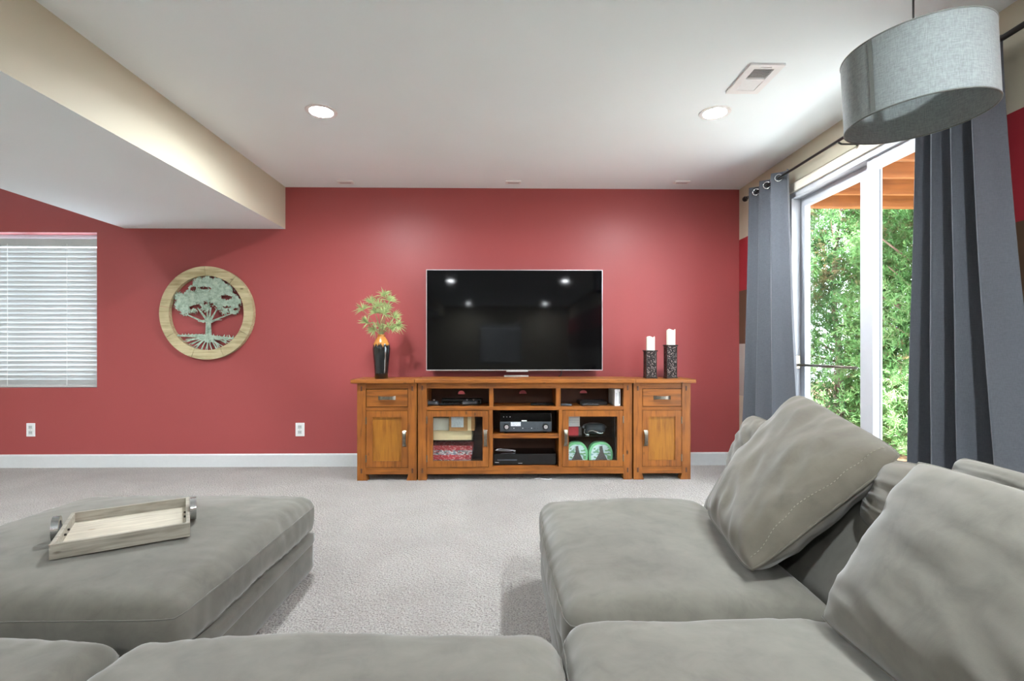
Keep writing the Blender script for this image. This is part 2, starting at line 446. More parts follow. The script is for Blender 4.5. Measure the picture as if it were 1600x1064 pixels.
m_ = MB().prism([(XR, 0), (XR - 0.016, 0), (XR - 0.016, BBH - 0.012), (XR - 0.008, BBH), (XR, BBH)], DY1 + 0.02, YW - 0.017, 'y')
struct(m_.out('baseboard_right', 'trim', base=(0, 0, 0)))

# ------------------------------------------------------------------ window with blind
def window_blind(idx, x0, x1, z0, z1, yin, sgn, label, win_label):
    """window set in a wall; sgn=+1: outside towards +Y"""
    g = yin + sgn * 0.105
    wf = struct(MB().frame((x0, x1, z0, z1), (x0 + .05, x1 - .05, z0 + .05, z1 - .05), g, g + sgn * .03).out(f'window_{idx}', 'vinyl', base=((x0 + x1) / 2, g, z0)), win_label)
    MB().box(x0 + .05, x1 - .05, g + sgn * .012, g + sgn * .018, z0 + .05, z1 - .05).out('pane', 'glass', wf)
    B('mullion', 'vinyl', wf, (x0 + x1) / 2 - .02, (x0 + x1) / 2 + .02, g - sgn * .002, g + sgn * .024, z0 + .045, z1 - .045)
    yb = yin + sgn * 0.045
    r = empty('window_blind', ((x0 + x1) / 2, yb, z0), label, 'blind')
    top = z1 - 0.055
    B('headrail', 'slat', r, x0 + .006, x1 - .006, yb - .03, yb + .03, top - .075, top, .004)
    sp = 0.0445; n = int((top - .085 - (z0 + .045)) / sp); first = None
    zt = top - .085 - sp / 2; sp = (zt - (z0 + .05)) / n
    for k in range(n + 1):
        z = zt - k * sp
        if first is None:
            a = R(70); hw, ht = .0255, .0016
            poly = []
            for t in range(7):
                q = -1 + 2 * t / 6; poly.append((q * hw, .003 * (1 - q * q) + ht))
            poly += [(p[0], p[1] - 2 * ht) for p in reversed(poly)]
            # near edge down
            rot = [(-sgn * (p[0] * math.cos(a)) + yb, p[0] * math.sin(a) + p[1] * .3) for p in poly]
            mb = MB().prism([(q[0], q[1]) for q in rot], x0 + .008, x1 - .008, 'x')
            zr = ORG[r.name].z
            for v in mb.bm.verts: v.co.z += zr
            first = mb.out('slat', 'slat', r); first.location.z = z - zr
        else:
            c = first.copy(); COL.objects.link(c); c.parent = r; c.location.z = z - ORG[r.name].z
    B('bottom_rail', 'slat', r, x0 + .008, x1 - .008, yb - .026, yb + .026, z0 + .004, z0 + .03, .003)
    for q in (.12, .5, .84, 1 - .04 - .0) if False else (.13, .42, .80):
        xx = x0 + (x1 - x0) * q
        MB().tube([(xx, yb - sgn * .031, z0 + .02), (xx, yb - sgn * .031, top - .05)], .0022, 6).out('ladder_cord', 'white_plastic', r)
    return r
window_blind(1, WX0, WX1, WZ0, WZ1, YW, 1, 'white slatted blind lowered and closed in the window left of the round tree plaque', 'recessed window in the red wall')
window_blind(2, RWX0, RWX1, RWZ0, RWZ1, YR, -1, 'white slatted blind on the rear window mirrored in the television', 'rear window seen in the television screen')

# ------------------------------------------------------------------ sliding door
gx = XR + 0.03
dr = struct(MB().frame((DY0, DY1, 0.0, DZ1), (DY0 + .04, DY1 - .04, .035, DZ1 - .04), XR + .002, XR + TH + .01, 'x').out('door_1', 'vinyl', base=(XR + .06, (DY0 + DY1) / 2, 0)), 'white sliding glass patio door')
ST1, ST2, ST3 = P(1343, 400, X=XR + .07).y, P(1359, 400, X=XR + .04).y, P(1374, 400, X=XR + .04).y
GZ1 = P(1250, 318, X=XR).z
def sash(y0, y1, x0, x1, left, right):
    s = MB().frame((y0, y1, .036, DZ1 - .041), (y0 + left, y1 - right, .036 + .09, GZ1), x0, x1, 'x').out('sash', 'vinyl', dr)
    MB().box((x0 + x1) / 2 - .004, (x0 + x1) / 2 + .004, y0 + left - .005, y1 - right + .005, .12, GZ1 + .005).out('pane', 'glass', s)
    return s
s1 = sash(ST2 - .01, DY1 - .041, XR + .074, XR + .112, (ST1 - ST2) + .008, .055)      # far fixed panel
s2 = sash(DY0 + .041, ST2, XR + .022, XR + .06, .07, .052)                               # near sliding panel
MB().box(XR + .060, XR + .074, ST2 - .05, ST2 - .042, .05, DZ1 - .05).out('weather_strip', 'char', dr)
cz = DZ1 + .0
cas = struct(MB().box(XR - .016, XR, DY0, DY1 + .05, DZ1, DZ1 + .07, .004).out('trim_1', 'ivory', base=(XR, (DY0 + DY1) / 2, DZ1)), 'pale casing above the sliding door')
struct(MB().box(XR - .014, XR, DY1, DY1 + .05, 0, DZ1, .004).out('trim_2', 'vinyl', base=(XR, DY1 + .03, 0)), 'pale casing beside the sliding door')
# security bar on the fixed panel
bz = P(1290, 572.5, X=XR + .03).z
sb = empty('security_bar', (XR + .045, DY1 - .1, bz), 'dark grey steel security bar across the sliding door', 'security bar')
MB().tube([(XR + .045, DY1 - .043, bz), (XR + .045, ST1 - .0, bz)], .010, 12).out('bar', 'pewter', sb, True)
B('latch', 'pewter', sb, XR + .015, XR + .06, DY1 - .062, DY1 - .04, bz - .03, bz + .075, .004)
B('saddle', 'pewter', sb, XR + .06, XR + .072, (ST1 + DY1) / 2 - .01, (ST1 + DY1) / 2 + .01, bz - .014, bz + .014, .002)

# ------------------------------------------------------------------ recessed downlights
def downlight(x, y, label, power=LAMP_W, z=CEIL):
    r = empty('recessed_downlight', (x, y, z), label, 'ceiling light', 'recessed downlights')
    MB().lathe([(.070, -.002), (.074, -.006), (.098, -.004), (.100, 0.0), (.07, 0.0)], 40, (x, y, z), closed_ends=False).out('trim_ring', 'white_plastic', r, 'auto')
    MB().lathe([(.001, -.004), (.0715, -.004), (.0715, -.001), (.001, -.001)], 40, (x, y, z)).out('lens', 'lens', r, 'auto')
    l = bpy.data.lights.new('downlight_beam', 'AREA'); l.shape = 'DISK'; l.size = .09; l.energy = power; l.color = (.88, .965, 1.0); l.spread = R(162)
    lo = bpy.data.objects.new('downlight_beam', l); COL.objects.link(lo); lo.parent = r; lo.location = (0, 0, -.0055)
    return r
LA, LB = P(502, 174, Z=CEIL), P(1117, 176, Z=CEIL)
downlight(LA.x, LA.y, 'lit round recessed light nearest the beige soffit')
downlight(LB.x, LB.y, 'lit round recessed light beside the ceiling vent')
XA, XB = LA.x, LB.x
downlight(SOF_L - .33, 2.2, 'round recessed light beyond the far side of the soffit')
downlight(XB, .65, 'round recessed light over the corner seat near the pendant lamp')
for yy, k in ((-1.9, 'behind the camera over the room'), (-7.3, 'near the rear wall')):
    for xx, sd in ((XA, 'soffit side'), (XB, 'door side')):
        downlight(xx, yy, f'round recessed light {k}, {sd}')
for yy, k in ((.4, 'level with the sofa'), (-2.6, 'behind the camera')):  # unseen downlights, added to raise the bounce light in the room
    downlight(SOF_L - 1.2, yy, f'added unseen round recessed light left of the soffit, {k}')

# ceiling register
v0, v1 = P(1137, 143.5, Z=CEIL), P(1228, 98.5, Z=CEIL)
vx0, vx1, vy0, vy1 = P(1172, 99, Z=CEIL).x, v1.x, v1.y, v0.y
vr = empty('ceiling_vent', ((vx0 + vx1) / 2, (vy0 + vy1) / 2, CEIL), 'white rectangular air vent in the ceiling near the pendant lamp', 'air vent')
MB().frame((vx0, vx1, vy0, vy1), (vx0 + .04, vx1 - .04, vy0 + .04, vy1 - .04), CEIL - .012, CEIL - .001, 'z').out('vent_frame', 'white_plastic', vr)
ym = (vy0 + vy1) / 2
B('divider', 'white_plastic', vr, vx0 + .039, vx1 - .039, ym - .008, ym + .008, CEIL - .011, CEIL - .002)
B('duct_plate', 'char', vr, vx0 + .039, vx1 - .039, vy0 + .039, vy1 - .039, CEIL - .0016, CEIL - .0004)
for k in range(20):
    yy = vy0 + .046 + (vy1 - vy0 - .092) * k / 19
    if abs(yy - ym) < .012: continue
    sg = 1 if yy < ym else -1
    MB().prism([(yy - .0055 * sg, CEIL - .010), (yy - .0045 * sg, CEIL - .011), (yy + .0055 * sg, CEIL - .003), (yy + .0045 * sg, CEIL - .002)], vx0 + .039, vx1 - .039, 'x').out('slat', 'white_plastic', vr)
B('lever', 'white_plastic', vr, (vx0 + vx1) / 2 - .03, (vx0 + vx1) / 2 + .03, vy0 + .018, vy0 + .024, CEIL - .018, CEIL - .011)
for px, nm in ((540, 'left of the television'), (802, 'straight above the television'), (1065, 'above the candles')):
    c = P(px, 283.5, Z=CEIL)
    r = empty('ceiling_plate', (c.x, c.y, CEIL), f'small flat white plate on the ceiling edge, {nm}', 'ceiling plate', 'ceiling plates along the red wall')
    B('cover', 'white_plastic', r, c.x - .07, c.x + .07, c.y - .035, c.y + .035, CEIL - .014, CEIL, .004)
    B('slot', 'silver', r, c.x - .05, c.x + .05, c.y - .018, c.y + .012, CEIL - .0155, CEIL - .0135)

# wall outlets
for (x0, x1, y0, y1, nm) in ((42, 55.5, 661, 682, 'under the window blind'), (462, 476, 660.5, 681.5, 'between the tree plaque and the cabinet')):
    a, b_ = P(x0, y1, Y=YW), P(x1, y0, Y=YW)
    r = empty('wall_outlet', ((a.x + b_.x) / 2, YW, a.z), f'white duplex wall outlet on the red wall {nm}', 'outlet', 'wall outlets')
    B('plate', 'white_plastic', r, a.x, b_.x, YW - .007, YW, a.z, b_.z, .003)
    mx = (a.x + b_.x) / 2; h = b_.z - a.z
    for q in (.3, .7):
        zc = a.z + h * q
        o = B('receptacle', 'trim', r, mx - .018, mx + .018, YW - .010, YW - .006, zc - .017, zc + .017, .004)
        for dx in (-.007, .007):
            B('slot', 'char', o, mx + dx - .0015, mx + dx + .0015, YW - .0106, YW - .0096, zc - .004, zc + .008)
    MB().lathe([(.001, -.0095), (.004, -.0085), (.004, -.006), (.001, -.006)], 12, (mx, YW, a.z + h * .5), 'y').out('screw', 'silver', r)

# ------------------------------------------------------------------ curtains and rod
XC = XR - 0.13
rodz = P(1300, 226, X=XC).z
ROD0, ROD1 = P(1600, 30, X=XC).y - .42, P(1166, 308, X=XC).y
rd = empty('curtain_rod', (XC, (ROD0 + ROD1) / 2, rodz), 'dark metal curtain rod with ball finials over the sliding door', 'curtain rod')
MB().tube([(XC, ROD0, rodz), (XC, ROD1 - .03, rodz)], .0095, 14).out('rod', 'rod', rd, True)
MB().tube([(XC, (ROD0 + ROD1) / 2 - .4, rodz), (XC, ROD0 - .0, rodz)], .0125, 14).out('outer_sleeve', 'rod', rd, True)
for yy, sg in ((ROD1 - .03, 1), (ROD0, -1)):
    MB().lathe([(.004, 0), (.013, sg * .004), (.013, sg * .012), (.009, sg * .018), (.016, sg * .028), (.024, sg * .045), (.022, sg * .06), (.010, sg * .075), (.001, sg * .085)], 20, (XC, yy, rodz), 'y').out('finial', 'rod', rd, True)
for yy in (ROD1 - .07, P(1310, 220, X=XC).y, P(1590, 60, X=XC).y - .06):
    b2 = MB().tube([(XC, yy, rodz - .012), (XC + .02, yy, rodz - .022), (XR - .004, yy, rodz - .022)], .006, 8).out('bracket', 'rod', rd, True)
    B('bracket_plate', 'rod', b2, XR - .006, XR, yy - .014, yy + .014, rodz - .05, rodz + .03, .003)

def curtain(label, yt0, yt1, yb0, yb1, n, amp_t, amp_b, phase, seed, ztop, lean=0.0):
    z0 = .015
    def fn(u, v):
        t = 1 - v                                   # 0 top .. 1 bottom
        e = t ** 1.4
        ya, yb = yt0 + (yb0 - yt0) * e, yt1 + (yb1 - yt1) * e
        ph = 2 * math.pi * n * u + phase
        wob = noise.noise(Vector((u * 3.1, t * 1.4, seed))) * .25
        amp = amp_t + (amp_b - amp_t) * e
        w = math.sin(ph + wob * 2.2)
        w = math.copysign(abs(w) ** .8, w)
        y = ya + (yb - ya) * (u + .018 * math.sin(2 * ph + .6)) + noise.noise(Vector((u * 4, t * 2.2, seed + 9))) * .03 * e
        x = XC + amp * w + lean * e + noise.noise(Vector((u * 6, t * 2, seed + 4))) * .02 * e
        return Vector((min(x, XR - .02), y, ztop - t * (ztop - z0)))
    mb = MB().grid(fn, 150, 44)
    o = mb.out('curtain', 'curtain', None, True, base=(XC, (yt0 + yt1) / 2, z0))
    md = o.modifiers.new('thickness', 'SOLIDIFY'); md.thickness = .003
    tag(o, label, 'curtain', 'grommet curtains at the sliding door')
    for k in range(int(2 * n)):
        u = (k + .5 - phase / math.pi) / (2 * n)
        u = (k * math.pi - phase) / (2 * math.pi * n)
        if not (0.01 < u < .99): continue
        c = Vector((XC, fn(u, .985).y, rodz))
        nx = fn(u + .01, .985) - fn(u - .01, .985); nx.z = 0; nx.normalize(); nrm = Vector((nx.y, -nx.x, 0))
        pts = [c + (nx * math.cos(q) + Vector((0, 0, 1)) * math.sin(q)) * .026 for q in [2 * math.pi * i / 24 for i in range(24)]]
        MB().tube(pts, .0055, 8, closed=True).out('grommet', 'chrome', o, True)
    # bottom hem
    hem = [fn(i / 80, .012) + Vector((0, 0, .0)) for i in range(81)]
    MB().tube(hem, .0035, 6).out('hem', 'curtain', o, True)
    return o
ztop = rodz + .045
curtain('narrow slate grey curtain gathered between the red wall and the glass door',
        P(1226, 300, X=XC).y, P(1173, 300, X=XC).y, P(1246, 650, X=XC).y, P(1160, 650, X=XC).y, 3.0, .045, .075, .4, 1.0, ztop)
curtain('wide dark grey curtain hanging at the right edge behind the pendant lamp',
        P(1550, 80, X=XC).y, P(1446, 200, X=XC).y, P(1640, 700, X=XC).y, P(1430, 700, X=XC).y, 3.5, .05, .07, 1.2, 5.0, ztop)

# ------------------------------------------------------------------ pendant lamp
HB, RS = .88, .233
LX, LY = 1.79 * HB, 2.177 * HB
LX, LY = P(1427, 186, Z=CAM_Z + HB).x, P(1427, 186, Z=CAM_Z + HB).y
zb, zt = CAM_Z + HB, CAM_Z + HB * 1.305
pl = empty('pendant_lamp', (LX, LY, zb), 'large grey linen drum pendant lamp hanging in front of the curtain', 'pendant lamp')
def tilt(mb, a=R(-3.2)):
    c_, s_ = math.cos(a), math.sin(a)
    for v in mb.bm.verts:
        dx, dz = v.co.x - LX, v.co.z - zt
        v.co.x, v.co.z = LX + dx * c_ + dz * s_, zt - dx * s_ + dz * c_
    return mb
tilt(MB().lathe([(RS, zb), (RS, zt), (RS - .004, zt), (RS - .004, zb), (RS, zb)], 96, (LX, LY, 0), closed_ends=False)).out('shade', 'linen', pl, 'auto')
for z, nm in ((zb, 'bottom_rim'), (zt, 'top_rim')):
    tilt(MB().tube([(LX + RS * .995 * math.cos(a), LY + RS * .995 * math.sin(a), z) for a in [2 * math.pi * i / 96 for i in range(96)]], .0032, 8, closed=True)).out(nm, 'linen_dark', pl, True)
aS = math.atan2(P(1361, 120, Y=LY - .15).y - LY, P(1361, 120, Y=LY - .15).x - LX)
sp_ = []
aS = math.pi + R(18)
tilt(MB().grid(lambda u, v: Vector((LX + (RS + .0024) * math.cos(aS + (u - .5) * .07), LY + (RS + .0024) * math.sin(aS + (u - .5) * .07), zb + .004 + (zt - zb - .008) * v)), 4, 2)).out('seam', 'linen_dark', pl, True)
zs = zt - .03
for k in range(3):
    a = 2 * math.pi * k / 3 + .3
    tilt(MB().tube([(LX + .02 * math.cos(a), LY + .02 * math.sin(a), zs), (LX + (RS - .004) * math.cos(a), LY + (RS - .004) * math.sin(a), zt - .002)], .0025, 6)).out('spider_arm', 'white_plastic', pl)
tilt(MB().lathe([(.005, zs - .056), (.018, zs - .056), (.018, zs - .01), (.016, zs + .01), (.005, zs + .015)], 20, (LX, LY, 0))).out('socket', 'black', pl, 'auto')
tilt(MB().lathe([(.002, zs - .118), (.014, zs - .114), (.020, zs - .100), (.018, zs - .085), (.011, zs - .068), (.010, zs - .055)], 20, (LX, LY, 0))).out('bulb', 'white_plastic', pl, True)
MB().tube([(LX, LY, zs + .01), (LX, LY, CEIL - .02)], .0035, 8).out('cord', 'black', pl)
MB().lathe([(.058, CEIL - .001), (.058, CEIL - .014), (.045, CEIL - .024), (.006, CEIL - .028)], 28, (LX, LY, 0)).out('canopy', 'black', pl, 'auto')

# ------------------------------------------------------------------ media console and side cabinets
YF = 4.225
def fx(px): return P(px, 660, Y=YF).x
def fz(py): return P(800, py, Y=YF).z
YB = YF + .35                         # back of the carcass

def pull(parent, c, length, vertical, y):
    """arched pewter strap pull"""
    n = 9; L = length / 2; pts = []
    for i in range(n):
        t = -1 + 2 * i / (n - 1); d = .022 * (1 - t ** 4) + .003
        pts.append((t * L, -d))
    hw = .017
    bm = MB(); V = []
    for (t, d) in pts:
        row = []
        for s_, th in ((-1, 0), (1, 0), (1, .004), (-1, .004)):
            wv = hw * (1.0 - .25 * (1 - (t / L) ** 2))
            p = (c[0] + s_ * wv, y + d + th, c[1] + t) if vertical else (c[0] + t, y + d + th, c[1] + s_ * wv)
            row.append(bm.bm.verts.new(p))
        V.append(row)
    for A, C in zip(V, V[1:]):
        for k in range(4): bm.bm.faces.new((A[k], A[(k + 1) % 4], C[(k + 1) % 4], C[k]))
    bm.bm.faces.new(V[0]); bm.bm.faces.new(V[-1][::-1])
    h_ = bm.out('handle', 'pewter', parent, 'auto')
    return h_

def side_cabinet(label, xl, xr, top0, top1, hinge_left):
    x0, x1 = fx(xl), fx(xr); lw = fx(xl + 13.5) - fx(xl)
    zt0, zt1 = P(800, 599, Y=YF - .03).z, P(800, 592.8, Y=YF - .03).z
    r = empty('side_cabinet', ((x0 + x1) / 2, (YF + YB) / 2, 0), label, 'cabinet', 'pine side cabinets beside the media console')
    B('top', 'pine_h', r, fx(top0), fx(top1), YF - .03, YB + .005, zt0, zt1, .005)
    for a, b, s in ((x0, x0 + lw, 1), (x1 - lw, x1, -1)):
        for (ya, yb) in ((YF, YF + .07), (YB - .07, YB)):
            z1 = zt0 - .0005; zz = fz(741)
            if s == 1: poly = [(a, 0), (b + .014, 0), (b, zz), (b, z1), (a, z1)]
            else: poly = [(a - .014, 0), (b, 0), (b, z1), (a, z1), (a, zz)]
            MB().prism(poly, ya, yb).out('leg', 'pine_v', r)
        for z in (fz(607), fz(735)):
            xc = (a + b) / 2
            B('tenon_peg', 'walnut', r, xc - .007, xc + .007, YF - .003, YF + .01, z - .02, z + .02, .002)
    xi0, xi1 = x0 + lw, x1 - lw
    B('top_rail', 'pine_h', r, xi0, xi1, YF + .008, YF + .05, fz(607.3), zt0)
    B('middle_rail', 'pine_h', r, xi0, xi1, YF + .008, YF + .05, fz(641.2), fz(636))
    B('bottom_rail', 'pine_h', r, xi0, xi1, YF + .004, YF + .05, fz(740.5), fz(730.2))
    for a in (x0 + .006, x1 - .03):
        B('side_panel', 'pine_v', r, a, a + .022, YF + .069, YB - .069, fz(740), zt0)
    B('back_panel', 'walnut', r, xi0, xi1, YB - .02, YB - .008, fz(740), zt0)
    B('floor_board', 'pine_h', r, xi0 + .0, xi1, YF + .051, YB - .021, fz(738), fz(734))
    d = B('drawer', 'pine_h', r, xi0 + .004, xi1 - .004, YF + .002, YF + .3, fz(635.3), fz(608), .003)
    pull(d, ((xi0 + xi1) / 2, fz(621.5)), .145, False, YF + .002)
    dx0, dx1, dz0, dz1 = xi0 + .004, xi1 - .004, fz(729.6), fz(641.8)
    st = .052
    dr_ = MB().frame((dx0, dx1, dz0, dz1), (dx0 + st, dx1 - st, dz0 + st, dz1 - st), YF + .002, YF + .026).out('door', 'pine_v', r)
    B('panel', 'pine_panel', dr_, dx0 + st - .006, dx1 - st + .006, YF + .014, YF + .022, dz0 + st - .006, dz1 - st + .006)
    hx = dx0 + .026 if not hinge_left else dx1 - .026
    pull(dr_, (hx, fz(685)), .135, True, YF + .002)
    kx = dx0 - .002 if hinge_left else dx1 + .002
    for z in (fz(657), fz(716)):
        B('hinge', 'pewter', dr_, kx - .005, kx + .005, YF - .003, YF + .012, z - .03, z + .03, .002)
    return r
side_cabinet('narrow pine side cabinet under the tall vase', 558, 651, 549, 648, True)
side_cabinet('narrow pine side cabinet under the candles', 990, 1079, 991.5, 1086, False)

def media_console():
    x0, x1 = fx(653), fx(987.5); lw = fx(666.5) - x0
    zt0, zt1 = P(800, 598.8, Y=YF - .03).z, P(800, 592.2, Y=YF - .03).z
    r = empty('media_console', ((x0 + x1) / 2, (YF + YB) / 2, 0), 'wide pine media console with two glass doors below the television', 'media console')
    B('top', 'pine_h', r, fx(648.7), fx(991), YF - .03, YB + .005, zt0, zt1, .005)
    for a, b in ((x0, x0 + lw), (x1 - lw, x1)):
        for (ya, yb) in ((YF, YF + .07), (YB - .07, YB)):
            B('leg', 'pine_v', r, a, b, ya, yb, 0, zt0 - .0005, .002)
        for z in (fz(606), fz(735)):
            B('tenon_peg', 'walnut', r, (a + b) / 2 - .007, (a + b) / 2 + .007, YF - .003, YF + .01, z - .02, z + .02, .002)
    xi0, xi1 = x0 + lw, x1 - lw
    B('top_rail', 'pine_h', r, xi0, xi1, YF + .006, YF + .05, fz(607), zt0)
    B('shelf', 'pine_h', r, xi0, xi1, YF + .004, YB - .021, fz(641), fz(635.5), .002)
    d1, d1b, d2, d2b = fx(764.3), fx(770.8), fx(868.8), fx(876)
    for a, b in ((d1, d1b), (d2, d2b)):
        B('divider', 'pine_v', r, a, b, YF + .009, YB - .021, fz(635.5), zt0 - .001)
    e1, e1b, e2, e2b = fx(763.8), fx(769.8), fx(873.4), fx(878.8)
    for a, b in ((e1, e1b), (e2, e2b)):
        B('divider', 'pine_v', r, a, b, YF + .003, YB - .021, fz(730), fz(641))
    B('middle_shelf', 'pine_h', r, e1b, e2, YF + .02, YB - .021, fz(685.5), fz(679), .002)
    B('floor_board', 'pine_h', r, xi0, xi1, YF + .02, YB - .021, fz(733), fz(729.6))
    B('bottom_rail', 'pine_h', r, xi0, xi1, YF + .003, YF + .05, fz(740.5), fz(730))
    for a in (x0 + .006, x1 - .028):
        B('side_panel', 'pine_v', r, a, a + .022, YF + .069, YB - .069, fz(740), zt0)
    # back panel, cut with a dome-shaped cable hole in each upper bay
    yb0, yb1 = YB - .020, YB - .010
    zA, zB = fz(740), zt0
    holes = [P(721, 614, Y=yb0), P(817, 613, Y=yb0), P(911.5, 612.5, Y=yb0)]
    cuts = [xi0, (holes[0].x + holes[1].x) / 2, (holes[1].x + holes[2].x) / 2, xi1]
    for k, h in enumerate(holes):
        hr = .034; zc = h.z - .012
        arc = [(h.x + hr * math.cos(a), zc + hr * .95 * math.sin(a)) for a in [math.pi * i / 12 for i in range(13)]]
        # left half and right half of the panel round the hole
        L = [(cuts[k], zA), (h.x, zA), (h.x, zc)] + [(h.x - hr, zc)] + [p for p in reversed(arc[6:12])] + [(h.x, zB), (cuts[k], zB)]
        Rr = [(cuts[k + 1], zA), (cuts[k + 1], zB), (h.x, zB)] + [p for p in reversed(arc[1:7])] + [(h.x + hr, zc), (h.x, zc), (h.x, zA)]
        MB().prism(L, yb0, yb1).out('back_panel', 'walnut', r); MB().prism(Rr, yb0, yb1).out('back_panel', 'walnut', r)
    # glass doors
    for (a, b, hl) in ((xi0 + .003, e1 - .003, True), (e2b + .003, xi1 - .003, False)):
        z0, z1 = fz(729.4), fz(641.8); st = .05
        d = MB().frame((a, b, z0, z1), (a + st, b - st, z0 + st, z1 - st), YF, YF + .024).out('door', 'pine_v', r)
        B('pane', 'cab_glass', d, a + st - .005, b - st + .005, YF + .012, YF + .016, z0 + st - .005, z1 - st + .005)
        pull(d, ((b - .025) if hl else (a + .025), fz(684.5)), .14, True, YF)
        kx = a - .001 if hl else b + .001
        for z in (fz(656), fz(716)):
            B('hinge', 'pewter', d, kx - .005, kx + .005, YF - .004, YF + .012, z - .03, z + .03, .002)
    # glass shelf in the right-hand bay
    B('glass_shelf', 'cab_glass', r, e2b, xi1, YF + .06, YB - .03, fz(685.5), fz(684.0))
    return r
media_console()

# things in the console: coordinates measured on a plane set back from the front
def bx(px0, px1, py0, py1, y): return P(px0, py1, Y=y).x, P(px1, py1, Y=y).x, P(800, py1, Y=y).z, P(800, py0, Y=y).z
ZS = fz(635.5); ZM = fz(679); ZF = fz(729.6); ZG = fz(684.0)
def flat_box(name, mat, px0, px1, y0, y1, z0, z1, label, cat, bev=.003, group=None):
    a, b = P(px0, 640, Y=y0).x, P(px1, 640, Y=y0).x
    o = MB().box(a, b, y0, y1, z0, z1, bev).out(name, mat); tag(o, label, cat, group); return o, a, b
# receiver
ry = YF + .05
a, b = P(781.5, 660, Y=ry).x, P(861.5, 660, Y=ry).x
hz = P(800, 645.5, Y=ry).z - ZM
r = empty('audio_receiver', ((a + b) / 2, ry + .15, ZM), 'black and charcoal audio receiver on the middle shelf of the console', 'receiver')
B('case', 'black', r, a, b, ry + .012, ry + .27, ZM + .014, ZM + hz, .004)
B('lower_face', 'char', r, a - .002, b + .002, ry, ry + .013, ZM + .016, ZM + .016 + hz * .48, .003)
B('upper_face', 'black_gloss', r, a, b, ry + .003, ry + .013, ZM + .018 + hz * .48, ZM + hz, .003)
zc = ZM + .016 + hz * .25
B('display_sticker', 'label', r, P(798, 660, Y=ry).x, P(813.5, 660, Y=ry).x, ry - .0015, ry + .001, zc + .004, zc + .038)
for px in (791.5, 852.5):
    x = P(px, 660, Y=ry).x
    k = MB().lathe([(.027, 0), (.027, -.012), (.024, -.022), (.001, -.023)], 28, (x, ry, zc), 'y').out('knob', 'black', r, 'auto')
    MB().lathe([(.017, -.0225), (.017, -.0245), (.001, -.0245)], 20, (x, ry, zc), 'y').out('knob_cap', 'silver', k, 'auto')
for i in range(9):
    x = P(803 + i * 4.6, 660, Y=ry).x
    MB().lathe([(.004, 0), (.004, -.004), (.001, -.0045)], 10, (x, ry, zc - .014), 'y').out('button', 'silver' if i % 3 == 0 else 'black', r)
for i in range(3):
    x = P(787 + i * 5, 660, Y=ry).x
    B('indicator', 'silver', r, x - .004, x + .004, ry + .001, ry + .004, ZM + hz * .8, ZM + hz * .83)
B('lettering', 'white_plastic', r, P(815, 650, Y=ry).x, P(823, 650, Y=ry).x, ry + .0015, ry + .004, ZM + hz * .60, ZM + hz * .65)
for xx in (a + .05, b - .05):
    for yy in (ry + .05, ry + .23):
        MB().lathe([(.014, 0), (.018, .014)], 14, (xx, yy, ZM)).out('foot', 'black', r)
# disc player below
py_ = YF + .06
o, a, b = flat_box('disc_player', 'black_gloss', 771.5, 869, py_, py_ + .25, ZF, P(800, 709, Y=py_).z, 'flat black disc player on the console floor under the receiver', 'disc player')
B('tray_slot', 'char', o, a + .03, a + .2, py_ - .001, py_ + .002, ZF + .04, ZF + .052)
B('lettering', 'silver', o, a + .01, a + .045, py_ - .001, py_ + .002, ZF + .022, ZF + .027)
B('lettering', 'silver', o, a + .21, a + .245, py_ - .001, py_ + .002, ZF + .016, ZF + .020)
zt_ = P(800, 709, Y=py_).z
pts = []
for i in range(60):
    t = i / 59 * 2 * math.pi * 2.5
    pts.append((a + .10 + .075 * math.cos(t) + .02 * math.sin(3 * t), py_ + .07 + .035 * math.sin(t), zt_ + .006 + .008 * (i % 12) / 12 + .012 * abs(math.sin(t * .5))))
tag(MB().tube(pts, .0035, 6).out('coiled_cable', 'silver', None, True), 'coiled silver grey cable on top of the disc player', 'cable')
# upper bays
def controller(px, y, label, ang=0.0, mat='char'):
    x = P(px, 630, Y=y).x
    r = empty('game_controller', (x, y, ZS), label, 'controller')
    bm = MB()
    def fn(u, v):
        th = 2 * math.pi * u; s = -1 + 2 * v
        wv = .074 * s; rr = .020 * math.sqrt(max(0, 1 - s ** 6)) * (1 + .35 * s * s) + .0008
        c_, n_ = math.cos(th), math.sin(th)
        return Vector((wv * math.cos(ang), 0, 0)) + Vector((0, (c_ * rr * 1.5) - .018 * s * s, .022 + n_ * rr * .95)) + Vector((0, wv * math.sin(ang), 0))
    bm.grid(fn, 18, 22, closed_u=True).out('shell', mat, r, True, local=True)
    for dx in (-.028, .028):
        MB().lathe([(.005, .036), (.006, .046), (.010, .049), (.010, .053), (.001, .054)], 14, (dx, -.006, 0)).out('thumb_stick', 'silver', r, True, local=True)
    return r
controller(673, YF + .10, 'dark game controller at the left end of the upper left bay')
def remote(px, y, z, ln, ang, label, mat='black', group=None):
    x = P(px, 630, Y=y).x
    r = MB().box(-ln / 2, ln / 2, -.02, .02, 0, .018, .006).out('remote_control', mat, None, True, base=(0, 0, 0)); r.location = (x, y, z); r.rotation_euler.z = ang
    ORG[r.name] = Vector((0, 0, 0)); tag(r, label, 'remote control', group)
    for i in range(5):
        for j in (-1, 0, 1):
            MB().lathe([(.0035, .0175), (.0035, .0195), (.001, .02)], 8, (-ln * .34 + i * ln * .12, j * .011, 0)).out('button', 'silver' if (i + j) % 3 == 0 else 'char', r)
    return r
remote(702, YF + .14, ZS, .19, .25, 'slim black remote beside the game controller, upper left bay')
controller(735, YF + .12, 'dark game controller near the divider of the upper left bay', .3)
o, a, b = flat_box('cable_box', 'black', 690, 752, YF + .20, YF + .32, ZS, ZS + .045, 'low black cable box at the back of the upper left bay', 'cable box')
